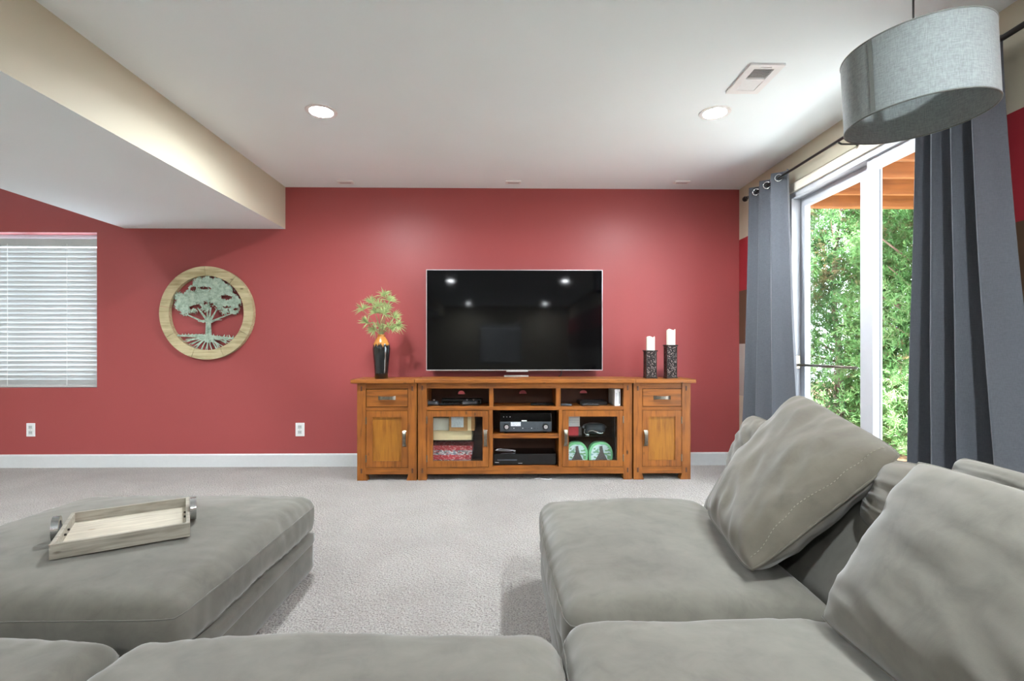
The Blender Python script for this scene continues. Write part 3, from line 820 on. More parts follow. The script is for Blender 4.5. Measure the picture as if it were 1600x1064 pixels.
B('front_strip', 'black_gloss', o, a + .01, b - .01, YF + .199, YF + .202, ZS + .012, ZS + .034)
remote(847, YF + .12, ZS, .2, .12, 'black remote lying in the empty middle upper bay')
o = remote(884, YF + .06, ZS, .10, -.3, 'short dark remote lying at the left of the upper right bay', 'char')
o, a, b = flat_box('streaming_box', 'black', 906, 949, YF + .12, YF + .30, ZS, ZS + .032, 'flat black streaming box in the upper right bay', 'streaming box')
B('vent_ridge', 'char', o, a + .03, b - .03, YF + .17, YF + .25, ZS + .031, ZS + .034)
remote(922, YF + .07, ZS, .15, .1, 'black remote in front of the streaming box, upper right bay')
o, a, b = flat_box('game_console', 'white_plastic', 960.5, 969.5, YF + .04, YF + .30, ZS, fz(608.6), 'slim white game console standing upright in the upper right bay', 'game console', .004)
B('front_slot', 'char', o, b - .012, b - .007, YF + .0385, YF + .042, ZS + .02, fz(609) - .02)
B('disc_tray', 'trim', o, a + .008, a + .022, YF + .0385, YF + .042, ZS + .04, fz(609) - .03)
# left glass bay: boxes
yb_ = YF + .10
bayx0 = fx(669)
x1b = P(736, 690, Y=yb_).x
xs1 = P(673, 700, Y=yb_).x
def game_box(x0, x1, y0, y1, z0, z1, label, lid, side):
    r = empty('board_game_box', ((x0 + x1) / 2, (y0 + y1) / 2, z0), label, 'board game', 'board games behind the left glass door')
    B('tray', side, r, x0 + .002, x1 - .002, y0 + .002, y1 - .002, z0, z0 + (z1 - z0) * .55)
    B('lid', lid, r, x0, x1, y0, y1, z0 + (z1 - z0) * .5, z1, .0015)
    return r
zz = ZF; hb = (P(800, 696, Y=yb_).z - ZF) / 2
game_box(xs1, x1b + .0, yb_, yb_ + .2, zz, zz + hb, 'lower red topped board game box behind the left glass door', 'print_red', 'print_white')
game_box(xs1 + .004, x1b + .012, yb_ + .006, yb_ + .206, zz + hb, zz + 2 * hb, 'upper red topped board game box behind the left glass door', 'print_red', 'print_white')
zsh = P(800, 686.2, Y=yb_).z
con = bpy.data.objects['media_console']
def bay_shelf():
    x0, x1 = fx(667), fx(764)
    return B('glass_shelf', 'cab_glass', con, x0, x1, YF + .06, YB - .03, zsh - .007, zsh)
bay_shelf()
o, a, b = flat_box('cream_box', 'cream_box', 673, 737, yb_ - .03, yb_ + .22, zsh, zsh + (P(800, 671.5, Y=yb_).z - zsh), 'flat cream cardboard box on the glass shelf of the left bay', 'box', .002)
B('lid', 'cream_box', o, a - .003, b + .003, yb_ - .033, yb_ + .223, zsh + .018, zsh + .0205)
z2 = zsh + (P(800, 671.5, Y=yb_).z - zsh) + .0006
hh = fz(642.5) - z2
o, a, b = flat_box('white_box', 'white_box', 673, 701, yb_ - .02, yb_ + .2, z2, z2 + .105, 'white lidded card box left of the cardboard carton, left bay', 'box', .002)
B('lid', 'white_box', o, a - .002, b + .002, yb_ - .022, yb_ + .202, z2 + .058, z2 + .106)
o, a, b = flat_box('cardboard_carton', 'cardboard', 701.5, 742, yb_ - .05, yb_ + .18, z2, z2 + .13, 'brown cardboard carton with a white shipping label, left bay', 'carton', .002)
B('shipping_label', 'label', o, a + .02, a + .125, yb_ - .051, yb_ - .049, z2 + .03, z2 + .125)
B('packing_tape', 'cream_box', o, a + .16, a + .19, yb_ - .0506, yb_ - .0494, z2 + .0, z2 + .13)
# right glass bay
yr = YF + .12
o, a, b = flat_box('ruled_card_box', 'white_box', 883.5, 906, yr, yr + .16, ZG + .075, ZG + .075 + .125, 'white box with ruled lines on top of the small red box', 'box', .002)
B('ruled_front', 'lined', o, a + .003, b - .003, yr - .001, yr + .001, ZG + .08, ZG + .195)
o, a, b = flat_box('small_red_box', 'red_box', 883.5, 904, yr - .01, yr + .16, ZG, ZG + .0745, 'small red card box under the white ruled box', 'box', .002)
B('dark_edge', 'dark_print', o, b, b + .03, yr + .0, yr + .1, ZG + .002, ZG + .07)
# silver headset
hc = P(929, 680, Y=yr + .05).x
r = empty('headset', (hc, yr + .07, ZG), 'silver and black headset with strap behind the right glass door', 'headset')
def hs(u, v):
    th = 2 * math.pi * u; s = -1 + 2 * v; k = math.sqrt(max(0, 1 - abs(s) ** 4)) + .002
    return Vector((s * .095, -.05 + .035 * math.cos(th) * k + .02 * s * s, .052 + .046 * math.sin(th) * k))
MB().grid(hs, 24, 24, closed_u=True).out('visor', 'char', r, True, local=True)
MB().tube([(.098 * math.cos(a), .06 * math.sin(a) - .02, .06 + .025 * math.sin(a)) for a in [math.pi * i / 20 for i in range(21)]], .010, 8).out('strap', 'silver', r, True, local=True)
MB().tube([(-.07 + .14 * i / 12, -.088 + .012 * ((i - 6) / 6) ** 2, .030 + .012 * math.sin(i * .5)) for i in range(13)], .008, 8).out('front_trim', 'chrome', r, True, local=True)
MB().tube([(-.09, -.05, .05), (-.098, -.06, .02), (-.085, -.075, .007), (-.06, -.08, .006)], .005, 8).out('cable', 'silver', r, True, local=True)
# two rounded green packages
def green_pack(px0, px1, py0, label):
    y = YF + .10; x0, x1 = P(px0, 700, Y=y).x, P(px1, 700, Y=y).x; zt2 = P(800, py0, Y=y).z
    cx, hw, h = (x0 + x1) / 2, (x1 - x0) / 2, zt2 - ZF
    def arch(k, inset=0):
        hwk = hw - inset; hk = h - inset
        pts = [(cx - hwk * .92, ZF + inset)]
        for i in range(25):
            a = math.pi - math.pi * i / 24
            pts.append((cx + hwk * math.copysign(abs(math.cos(a)) ** .75, math.cos(a)), ZF + inset * .0 + hk * .38 + (hk * .62) * abs(math.sin(a)) ** .85))
        return pts + [(cx + hwk * .92, ZF + inset)]
    o = MB().prism(arch(1), y, y + .07).out('rounded_package', 'green_pack')
    tag(o, label, 'package', 'green packages behind the right glass door')
    MB().prism(arch(1, .018), y - .003, y + .002).out('printed_scene', 'sky_print', o)
    MB().prism([(cx - hw * .55, ZF + .02), (cx - hw * .1, ZF + h * .55), (cx - hw * .12, ZF + h * .82), (cx + hw * .12, ZF + h * .84), (cx + hw * .2, ZF + h * .55), (cx + hw * .62, ZF + .02)], y - .005, y - .001).out('printed_figure', 'dark_print', o)
    return o
green_pack(884, 918.5, 691.5, 'arched mint green printed package nearest the door handle')
green_pack(920, 957.5, 691.5, 'arched mint green printed package nearest the hinges')
# cable on the floor
pts = [Vector((P(836, 745, Y=YF).x + .15 * i / 40 + .012 * math.sin(i * .3), YF + .01 + .03 * math.sin(i * .16), .007)) for i in range(41)]
tag(MB().tube(pts, .0035, 6).out('white_cable', 'white_plastic', None, True), 'thin white cable on the carpet under the console', 'cable')

# ------------------------------------------------------------------ television
YT = 4.60; ZTOP = P(800, 592.2, Y=YF - .03).z
tx0, tx1 = P(666, 500, Y=YT).x, P(941.5, 500, Y=YT).x
tz0, tz1 = P(800, 579, Y=YT).z, P(800, 421.5, Y=YT).z
tv = empty('television', ((tx0 + tx1) / 2, YT, ZTOP), 'large black flat screen television above the pine console', 'television')
MB().frame((tx0, tx1, tz0, tz1), (tx0 + .006, tx1 - .006, tz0 + .008, tz1 - .006), YT - .004, YT + .03).out('bezel', 'silver', tv)
B('screen', 'screen', tv, tx0 + .005, tx1 - .005, YT, YT + .012, tz0 + .007, tz1 - .005)
B('back_shell', 'black', tv, tx0 + .02, tx1 - .02, YT + .012, YT + .045, tz0 + .02, tz1 - .02, .01)
B('electronics_bulge', 'black', tv, tx0 + .3, tx1 - .3, YT + .045, YT + .085, tz0 + .03, tz0 + .45, .01)
B('wall_bracket', 'black', tv, (tx0 + tx1) / 2 - .25, (tx0 + tx1) / 2 + .25, YT + .085, YW - .004, tz0 + .2, tz0 + .42, .003)
tc = P(808, 580, Y=YT).x
B('sensor_bar', 'silver', tv, tc - .10, tc + .10, YT - .012, YT + .01, tz0 - .012, tz0 + .001, .003)
o = tag(MB().box(tc - .12, tc + .10, YT - .085, YT - .035, ZTOP, ZTOP + .014, .004).out('soundbar_remote', 'silver'), 'small silver remote lying below the television centre', 'remote control')
B('keypad', 'char', o, tc - .10, tc + .03, YT - .077, YT - .043, ZTOP + .013, ZTOP + .0155)
cx_ = P(877, 580, Y=YT).x
tag(MB().tube([(cx_ - .03, YT - .035, ZTOP + .004), (cx_ - .012, YT - .03, ZTOP + .006), (cx_, YT - .012, ZTOP + .03), (cx_ + .003, YT + .02, tz0 + .012)], .004, 8).out('power_cable', 'black', None, True), 'black cable hanging from the television to the console top', 'cable')

# ------------------------------------------------------------------ vase and plant
vy = YF + .13
ZC = P(800, 592.8, Y=YF - .03).z
vb = P(596, 590, Y=vy); vx = vb.x
pxm = (vy) / FPX
prof_px = [(10, 590), (10.3, 580), (11.5, 565), (12.8, 552), (13.3, 543), (12.4, 536.5), (9, 529), (6, 525), (5.3, 523), (7, 521.2)]
base_z = ZC
scale_z = lambda y: base_z + (589.5 - y) * pxm
prof = [(.004, base_z)] + [(w_ * pxm, max(base_z, scale_z(y))) for w_, y in prof_px]
prof = [prof[0], (10 * pxm, base_z)] + prof[2:]
inner = [(prof[-1][0] - .006, prof[-1][1] - .002), (prof[-2][0] - .008, prof[-2][1] - .02), (.01, prof[-2][1] - .06)]
vo = MB().lathe(prof + inner, 48, (vx, vy, 0), closed_ends=True).out('vase', 'vase', None, True, base=(vx, vy, base_z))
tag(vo, 'tall glossy black vase with gold drip glazed neck', 'vase')
vtop = prof[-1][1]
pr = empty('papyrus_plant', (vx, vy, vtop - .05), 'bushy green artificial papyrus sprays standing in the black vase', 'plant')
tufts = [(375, 200), (430, 250), (170, 340), (290, 370), (255, 270), (375, 380), (470, 415), (215, 470), (500, 495), (285, 535), (430, 515), (330, 300), (400, 330), (340, 520)]
for i, (zx, zy) in enumerate(tufts):
    yy = vy + rnd.uniform(-.09, .07)
    c = P(540 + zx / 6.26, 430 + zy / 6.26, Y=yy)
    foot = Vector((vx + rnd.uniform(-.012, .012), vy + rnd.uniform(-.012, .012), vtop - .05))
    neck = Vector((vx + (c.x - vx) * .12, vy + (c.y - vy) * .12, vtop + .01))
    mid = neck.lerp(c, .5) + Vector((0, 0, .02))
    MB().tube([foot, neck, mid, c], [.003, .0028, .0024, .002], 6).out('stem', 'stem', pr, True)
    d0 = (c - neck).normalized()
    bm = MB()
    for k in range(34):
        dv = Vector((rnd.gauss(0, 1), rnd.gauss(0, 1), rnd.gauss(0, .9))).normalized()
        d = (d0 * .75 + dv * .95).normalized(); L = rnd.uniform(.06, .105); wd = .0035
        sd = d.cross(Vector((0, 1, .3))).normalized() * wd; drop = Vector((0, 0, -L * .16))
        p0, p1, p2 = c, c + d * L * .5, c + d * L + drop
        v = [bm.bm.verts.new(q) for q in (p0 - sd * .4, p0 + sd * .4, p1 + sd, p2, p1 - sd)]
        bm.bm.faces.new(v)
    t_ = bm.out('leaf_tuft', 'leaf', pr)
    t_.modifiers.new('thick', 'SOLIDIFY').thickness = .0008

# ------------------------------------------------------------------ candles
def candle_holder(px0, px1, pyt, pyb, pyc, cpx0, cpx1, lab, clab):
    y = YF + .16; x0, x1 = P(px0, 560, Y=y).x, P(px1, 560, Y=y).x; k = y / FPX
    cx = (x0 + x1) / 2; hw = (x1 - x0) / 2; zt2 = ZC + (pyb - pyt) * k
    r = empty('candle_holder', (cx, y, ZC), lab, 'candle holder', 'carved square candle holders')
    MB().box(cx - hw, cx + hw, y - hw, y + hw, ZC, ZC + .012, .002).out('foot', 'bronze', r)
    MB().box(cx - hw * .86, cx + hw * .86, y - hw * .86, y + hw * .86, ZC + .012, zt2 - .010).out('post', 'lattice', r)
    for sx in (-1, 1):
        for sy in (-1, 1):
            MB().box(cx + sx * hw * .80, cx + sx * hw * .92, y + sy * hw * .80, y + sy * hw * .92, ZC + .012, zt2 - .010).out('corner_bar', 'bronze', r)
    n = max(3, round((zt2 - ZC) / .034))
    for i in range(1, n):
        z = ZC + .012 + (zt2 - ZC - .022) * i / n
        s_ = 1 if i % 2 else -1
        MB().tube([(cx - hw * .8, y - hw * .88, z - .012 * s_), (cx, y - hw * .90, z + .006), (cx + hw * .8, y - hw * .88, z + .012 * s_)], .003, 6).out('scroll', 'bronze', r, True)
    MB().box(cx - hw * 1.06, cx + hw * 1.06, y - hw * 1.06, y + hw * 1.06, zt2 - .010, zt2, .002).out('tray', 'bronze', r)
    cr = (P(cpx1, 560, Y=y).x - P(cpx0, 560, Y=y).x) / 2; ch = (pyt - pyc) * k
    c = MB().lathe([(cr, zt2), (cr, zt2 + ch - .006), (cr * .94, zt2 + ch), (cr * .6, zt2 + ch - .012), (.001, zt2 + ch - .016)], 32, (cx + .004, y, 0)).out('pillar_candle', 'wax', None, 'auto', base=(cx + .004, y, zt2))
    tag(c, clab, 'candle', 'ivory pillar candles')
    for v in c.data.vertices:
        if v.co.z > ch * .7: v.co.z += .006 * math.sin(3 * math.atan2(v.co.y, v.co.x) + px0)
    MB().tube([(cx + .004, y, zt2 + ch - .018), (cx + .006, y, zt2 + ch - .006)], .0012, 6).out('wick', 'black', c)
candle_holder(1007, 1024.5, 544.5, 588, 523.5, 1010.8, 1023.8, 'shorter dark carved candle holder on the right cabinet', 'ivory pillar candle on the shorter holder')
candle_holder(1039, 1056, 536.5, 588.5, 512.5, 1040.7, 1054, 'taller dark carved candle holder on the right cabinet', 'ivory pillar candle on the taller holder')

# ------------------------------------------------------------------ round tree plaque
ya = YW - .035
ac = P(323.5, 489, Y=ya); k_ = (P(423.5, 489, Y=ya).x - ac.x) / 100
RO, RI = 73.2 * k_, 58.5 * k_
art = empty('tree_plaque', (ac.x, ya, ac.z - RO), 'round wooden framed metal tree plaque on the red wall', 'wall art')
NS = 9
for i in range(NS):
    a0, a1 = 2 * math.pi * (i + .3) / NS, 2 * math.pi * (i + 1.3) / NS - .007
    pts = [(ac.x + RO * math.cos(a0 + (a1 - a0) * t / 10), ac.z + RO * math.sin(a0 + (a1 - a0) * t / 10)) for t in range(11)]
    sk = .05
    pts += [(ac.x + RI * math.cos(a1 - (a1 - a0) * t / 10 + (0)), ac.z + RI * math.sin(a1 - (a1 - a0) * t / 10)) for t in range(11)]
    yo = .0015 * ((i * 7) % 3)
    s_ = MB().prism(pts, ya - .012 - yo, YW - .002).out('frame_segment', 'ring_wood', art)
# tree silhouette by marching squares
rt = random.Random(3)
def zp(zx, zy): return ((zx - 553) / 5.911 / 73.2 * RO, -(zy - 525) / 5.911 / 73.2 * RO)   # zoom pixels to plaque metres
blobs = []
for (x, y, r) in [(330, 440, 75), (400, 390, 80), (300, 380, 45), (480, 360, 85), (560, 260, 75), (480, 250, 55), (650, 290, 80), (720, 330, 75), (780, 420, 75), (700, 440, 70), (620, 380, 80), (540, 460, 50), (560, 400, 60), (350, 500, 45), (800, 480, 55), (720, 500, 38), (420, 310, 40), (830, 420, 38), (430, 500, 28), (640, 230, 40)]:
    a, b = zp(x, y); blobs.append((a, b, r / 5.911 / 73.2 * RO))
gaps = [(730, 378, 52, 22), (540, 295, 50, 12), (330, 285, 38, 24), (430, 300, 26, 20), (540, 428, 18, 14), (450, 470, 38, 12), (590, 440, 22, 10), (740, 470, 40, 8), (820, 490, 16, 14)]
gaps = [(*zp(x, y), rx / 5.911 / 73.2 * RO, ry_ / 5.911 / 73.2 * RO) for x, y, rx, ry_ in gaps]
caps_ = []
def cap(x0, y0, x1, y1, r0, r1):
    a, b = zp(x0, y0); c, d = zp(x1, y1); s = RO / 5.911 / 73.2
    caps_.append((a, b, c, d, r0 * s, r1 * s))
cap(568, 740, 566, 600, 30, 22); cap(568, 760, 568, 720, 42, 28)
cap(560, 600, 480, 600, 13, 8); cap(520, 608, 380, 545, 9, 5); cap(555, 590, 470, 480, 13, 5); cap(560, 580, 555, 480, 9, 5); cap(575, 590, 590, 480, 9, 5)
cap(580, 600, 640, 500, 12, 5); cap(585, 610, 690, 565, 11, 6); cap(690, 565, 780, 530, 6, 4); cap(640, 590, 690, 590, 5, 3)
cap(275, 735, 560, 745, 7, 16); cap(560, 745, 815, 765, 16, 8); cap(500, 728, 340, 730, 6, 3)
for (x0, x1, y1) in [(520, 330, 790), (530, 390, 815), (545, 450, 850), (555, 500, 862), (565, 540, 868), (575, 600, 868), (585, 650, 860), (595, 700, 835), (605, 760, 805), (540, 420, 845), (590, 680, 850), (515, 360, 770), (610, 780, 785)]:
    xm, ym2 = (x0 + x1) / 2 + rt.uniform(-8, 8), 755 + (y1 - 755) * .55 + rt.uniform(-5, 5)
    cap(x0, 762, xm, ym2, 6, 4.5); cap(xm, ym2, x1, y1, 4.5, 3)
    cap(xm, ym2, xm + (x1 - x0) * .25 + rt.uniform(-15, 15), y1 + 2, 5, 3)
for i in range(18):
    x = 300 + i * 29; cap(x, 738 + (12 if x > 560 else 0) , x + rt.uniform(-10, 10), 716 + (14 if x > 640 else 0) + rt.uniform(-4, 6), 6, 2)
def field(x, z):
    nv = noise.noise(Vector((x * 62, z * 62, 1.7))) * .02 + noise.noise(Vector((x * 150, z * 150, 5))) * .026
    d = min(math.hypot(x - a, z - b) - r for a, b, r in blobs) + nv
    for a, b, rx, rz in gaps:
        g = (math.hypot((x - a) / rx, (z - b) / rz) - 1) * min(rx, rz) + nv * .6
        d = max(d, -g)
    for a, b, c, e, r0, r1 in caps_:
        vx_, vz_ = c - a, e - b; t = max(0, min(1, ((x - a) * vx_ + (z - b) * vz_) / (vx_ * vx_ + vz_ * vz_ + 1e-12)))
        d = min(d, math.hypot(x - a - vx_ * t, z - b - vz_ * t) - (r0 + (r1 - r0) * t))
    return max(d, math.hypot(x, z) - RI - .004)
def silhouette(N=190):
    h = (RI + .012); st = 2 * h / N
    F = [[field(-h + i * st, -h + j * st) for j in range(N + 1)] for i in range(N + 1)]
    bm = bmesh.new(); cache = {}
    def V(key, x, z):
        if key not in cache: cache[key] = bm.verts.new((ac.x + x, ya, ac.z + z))
        return cache[key]
    for i in range(N):
        for j in range(N):
            cs = [(i, j), (i + 1, j), (i + 1, j + 1), (i, j + 1)]; fs = [F[a][b] for a, b in cs]; poly = []
            for q in range(4):
                (a, b), (c, d) = cs[q], cs[(q + 1) % 4]; f0, f1 = fs[q], fs[(q + 1) % 4]
                if f0 < 0: poly.append(V((a, b), -h + a * st, -h + b * st))
                if (f0 < 0) != (f1 < 0):
                    t = f0 / (f0 - f1)
                    poly.append(V(('e',) + tuple(sorted(((a, b), (c, d)))), -h + (a + (c - a) * t) * st, -h + (b + (d - b) * t) * st))
            if len(poly) >= 3:
                try: bm.faces.new(poly)
                except ValueError: pass
    m = MB(); m.bm = bm; return m
to = silhouette().out('tree_cutout', 'verdigris', art)
to.modifiers.new('plate', 'SOLIDIFY').thickness = .004

# ------------------------------------------------------------------ sectional sofa
def rounded(cx, cy, cz, hx, hy, hz, r, crown=0.0, puff=0.0, wr=0.0, seed=0.0, res=.022, flat_bottom=True):
    """soft rounded box; returns MB and its deform function"""
    def shape(p):
        q = Vector((max(-(hx - r), min(hx - r, p.x)), max(-(hy - r), min(hy - r, p.y)), max(-(hz - r), min(hz - r, p.z))))
        d = p - q
        if d.length > 1e-9: d = d.normalized() * r
        o = q + d
        u, v, w_ = o.x / hx, o.y / hy, o.z / hz
        cu, cv = max(0, 1 - abs(u) ** 2.6), max(0, 1 - abs(v) ** 2.6)
        if w_ > 0: o.z += crown * (cu * cv) ** .6 * w_
        sidez = max(0, 1 - w_ * w_)
        if abs(u) > .5: o.x += math.copysign(puff * sidez * cv ** .5, u)
        if abs(v) > .5: o.y += math.copysign(puff * sidez * cu ** .5, v)
        if wr:
            pp = Vector((cx + o.x, cy + o.y, cz + o.z)) + Vector((seed, seed * 1.7, 0))
            nrm = d.normalized() if d.length > 1e-9 else Vector((0, 0, 1))
            edge = max(abs(u), abs(v)) ** 4 * 1.6
            n1 = noise.noise(pp * 2.6) * 1.0 + noise.noise(Vector((pp.x * 9, pp.y * 4, pp.z * 6))) * .35
            n2 = noise.noise(Vector((pp.x * 22 + 3 * noise.noise(pp * 4), pp.y * 22, pp.z * 5))) * .35 * edge
            o += nrm * wr * (n1 + n2)
        return Vector((cx, cy, cz)) + o
    mb = MB(); nx, ny, nz = [max(6, int(2 * h / res)) for h in (hx, hy, hz)]; cache = {}
    def cosg(k, n, h):           # denser near the edges
        t = -1 + 2 * k / n; return h * math.copysign(abs(t) ** .8, t)
    def vert(i, j, k):
        if (i, j, k) not in cache:
            cache[(i, j, k)] = mb.bm.verts.new(shape(Vector((cosg(i, nx, hx), cosg(j, ny, hy), cosg(k, nz, hz)))))
        return cache[(i, j, k)]
    def quad(*a): mb.bm.faces.new([vert(*q) for q in a])
    for i in range(nx):
        for j in range(ny):
            quad((i, j, nz), (i + 1, j, nz), (i + 1, j + 1, nz), (i, j + 1, nz)); quad((i, j, 0), (i, j + 1, 0), (i + 1, j + 1, 0), (i + 1, j, 0))
    for i in range(nx):
        for k in range(nz):
            quad((i, 0, k), (i + 1, 0, k), (i + 1, 0, k + 1), (i, 0, k + 1)); quad((i, ny, k), (i, ny, k + 1), (i + 1, ny, k + 1), (i + 1, ny, k))
    for j in range(ny):
        for k in range(nz):
            quad((0, j, k), (0, j, k + 1), (0, j + 1, k + 1), (0, j + 1, k)); quad((nx, j, k), (nx, j + 1, k), (nx, j + 1, k + 1), (nx, j, k + 1))
    return mb, shape

SEAT0, SEAT1 = .195, .375
def module(label, x0, x1, y0, y1, seed, cushion=None, back=None, crown=.045, name='sofa_module', cat='sofa'):
    cx, cy = (x0 + x1) / 2, (y0 + y1) / 2
    r = empty(name, (cx, cy, 0), label, cat, 'grey sectional sofa modules')
    g = .006
    mb, _ = rounded(cx, cy, .085, (x1 - x0) / 2 - .012, (y1 - y0) / 2 - .012, .07, .022, 0, .004, .002, seed, .05)
    mb.out('base', 'suede_base', r, True)
    mb, _ = rounded(cx, cy, .172, (x1 - x0) / 2 - .008, (y1 - y0) / 2 - .008, .030, .020, 0, .003, .002, seed + 1, .05)
    mb.out('rail_band', 'suede_base', r, True)
    for sx in (-1, 1):
        for sy in (-1, 1):
            MB().lathe([(.022, 0), (.026, .02)], 12, (cx + sx * ((x1 - x0) / 2 - .09), cy + sy * ((y1 - y0) / 2 - .09), 0)).out('foot', 'black', r)
    c = cushion or (x0, x1, y0, y1)
    hx, hy, hz = (c[1] - c[0]) / 2 - g, (c[3] - c[2]) / 2 - g, (SEAT1 - SEAT0) / 2
    mb, sh = rounded((c[0] + c[1]) / 2, (c[2] + c[3]) / 2, (SEAT0 + SEAT1) / 2, hx, hy, hz, .062, crown, .012, .010, seed + 2, .018)
    co = mb.out('seat_cushion', 'suede', r, True)
    # welt seam round the upper edge and stitch line round the lower edge
    for zf, nm, rr in ((.52, 'seam', .0022), (-.72, 'seam', .0028)):
        pts = []
        per = [(-1, -1), (1, -1), (1, 1), (-1, 1)]
        for q in range(4):
            a, b = per[q], per[(q + 1) % 4]
            for t in range(36):
                s = t / 36; pts.append(sh(Vector(((a[0] + (b[0] - a[0]) * s) * hx, (a[1] + (b[1] - a[1]) * s) * hy, hz * zf))))
        MB().tube(pts, rr, 6, closed=True).out(nm, 'suede_base', co, True)
    if back:
        for (bx0, bx1, by0, by1, bz1) in back:
            mb, _ = rounded((bx0 + bx1) / 2, (by0 + by1) / 2, (SEAT0 + bz1) / 2 + .01, (bx1 - bx0) / 2 - .004, (by1 - by0) / 2 - .004, (bz1 - SEAT0) / 2, .05, .012, .006, .006, seed + 7, .03)
            for v in mb.bm.verts:
                if v.co.x < (bx0 + bx1) / 2: v.co.x += max(0, v.co.z - .36) * .62
            bo = mb.out('backrest', 'suede_base', r, True)
    return r
module('grey suede ottoman module with the wooden tray on it', -2.07, -.925, 1.43, 2.51, 1.0, name='ottoman', cat='ottoman', crown=.05)
module('grey suede seat module at the lower left corner', -2.05, -.952, .22, 1.30, 11.0)
module('grey suede seat module at the bottom centre, between ottoman and corner seat', -.948, .140, .22, 1.302, 21.0, crown=.05)
XBK = .955
module('grey suede corner seat module under the pale leaning pillow', .152, 1.33, .27, 1.36, 31.0, cushion=(.152, XBK - .05, .27, 1.36), back=[(XBK, 1.33, .27, 1.36, .66)])
module('grey suede seat module facing the console, under the tilted taupe pillow', .165, 1.34, 1.372, 2.42, 41.0, cushion=(.165, XBK, 1.372, 2.42), back=[(XBK, 1.34, 1.372, 2.42, .64)])

def pillow(label, c00, c10, c11, c01, t, mat, seed, group='loose sofa pillows', pinch=.02, wr=.0065, cr=.07, name='throw_pillow', n=56, stitch=True):
    C = [Vector(c) for c in (c00, c10, c11, c01)]
    nrm = ((C[1] - C[0]).cross(C[3] - C[0]) + (C[2] - C[1]).cross(C[3] - C[1])).normalized()
    def surf(u, v, side):
        a, b = 2 * u - 1, 2 * v - 1
        a2 = a * (1 - pinch * (1 - b * b) * abs(a) ** 3) * (1 - cr * b ** 6); b2 = b * (1 - pinch * (1 - a * a) * abs(b) ** 3) * (1 - cr * a ** 6)
        uu, vv = (a2 + 1) / 2, (b2 + 1) / 2
        p = C[0] * (1 - uu) * (1 - vv) + C[1] * uu * (1 - vv) + C[2] * uu * vv + C[3] * (1 - uu) * vv
        f = (max(0, 1 - abs(a) ** 2.8) * max(0, 1 - abs(b) ** 2.8)) ** .5
        q = Vector((u * 3 + seed, v * 3, side * 2.0))
        rad = math.atan2(b, a); ed = max(abs(a), abs(b)) ** 3
        w_ = noise.noise(q * 1.1) * 1.2 + noise.noise(Vector((q.x * 1.7 + q.y * .9, q.y * 2.6 - q.x * 1.4, seed + 3))) * .8 - abs(noise.noise(Vector((q.x * 1.3 - q.y * 1.9, q.y * 1.1 + q.x * .6, seed + 7)))) * 1.5 + noise.noise(Vector((q.x * 1.2, q.y * 4.4, seed))) * .16
        w_ += noise.noise(Vector((rad * 5.0, seed, max(abs(a), abs(b)) * 1.5))) * .9 * ed
        d = side * (t * f + wr * w_ * min(1, f * 3))
        return p + nrm * d
    mb = MB(); V = {}
    for s in (1, -1):
        for i in range(n + 1):
            for j in range(n + 1):
                e = i in (0, n) or j in (0, n)
                if e and s == -1: V[(i, j, s)] = V[(i, j, 1)]
                else: V[(i, j, s)] = mb.bm.verts.new(surf(.5 - .5 * math.cos(math.pi * i / n) if True else i / n, .5 - .5 * math.cos(math.pi * j / n), s))
        for i in range(n):
            for j in range(n):
                q = [V[(i, j, s)], V[(i + 1, j, s)], V[(i + 1, j + 1, s)], V[(i, j + 1, s)]]
                mb.bm.faces.new(q if s == 1 else q[::-1])
    o = mb.out(name, mat, None, True); tag(o, label, 'pillow', group)
    edge = [(i / 40, 0) for i in range(40)] + [(1, i / 40) for i in range(40)] + [(1 - i / 40, 1) for i in range(40)] + [(0, 1 - i / 40) for i in range(40)]
    MB().tube([surf(u, v, 1) for u, v in edge], .004, 6, closed=True).out('piping', mat, o, True)
    if stitch:
        k = 44
        bm = MB()
        for i in range(2, k - 1):
            p0, p1 = surf(i / k, .045, 1), surf((i + .5) / k, .045, 1)
            bm.tube([p0 + nrm * .0008, p1 + nrm * .0008], .0009, 5)
        st = bm.out('stitching', 'stitch', o); st['kind'] = 'stuff'
    return o
# tilted taupe pillow: bottom edge c00 (near) -> c10 (far) is replaced by measured corners
pA = P(1163, 906, X=.74); 
pillow('large taupe pillow tilted on the far seat against the backrest',
       (.725, 1.46, .435), (1.22, 1.49, .785), (1.32, 2.20, .91), (.835, 2.06, .43), .115, 'suede_pillow', 2.0, stitch=True, wr=.010, cr=.055)
pillow('crumpled taupe pillow hidden behind the large tilted pillow',
       (1.03, 1.95, .50), (1.06, 2.38, .50), (1.20, 2.40, .79), (1.17, 1.97, .77), .07, 'suede_pillow', 4.0, stitch=False)
pillow('pale grey pillow leaning on the corner seat at the right edge',
       (.815, .56, .405), (.822, 1.285, .405), (1.105, 1.315, .805), (1.09, .58, .80), .10, 'suede_pale', 6.0, stitch=False, cr=.025)
pillow('beige grey back pillow wedged behind the pale leaning pillow',
       (1.08, .60, .54), (1.10, 1.54, .56), (1.20, 1.56, .765), (1.20, .62, .79), .085, 'suede_pillow', 8.0, stitch=False)
pillow('off white pillow lying on the sofa back nearest the curtain',
       (1.30, .70, .62), (1.34, 1.52, .64), (1.44, 1.56, .765), (1.40, .74, .74), .06, 'suede_pale', 9.5, stitch=False)

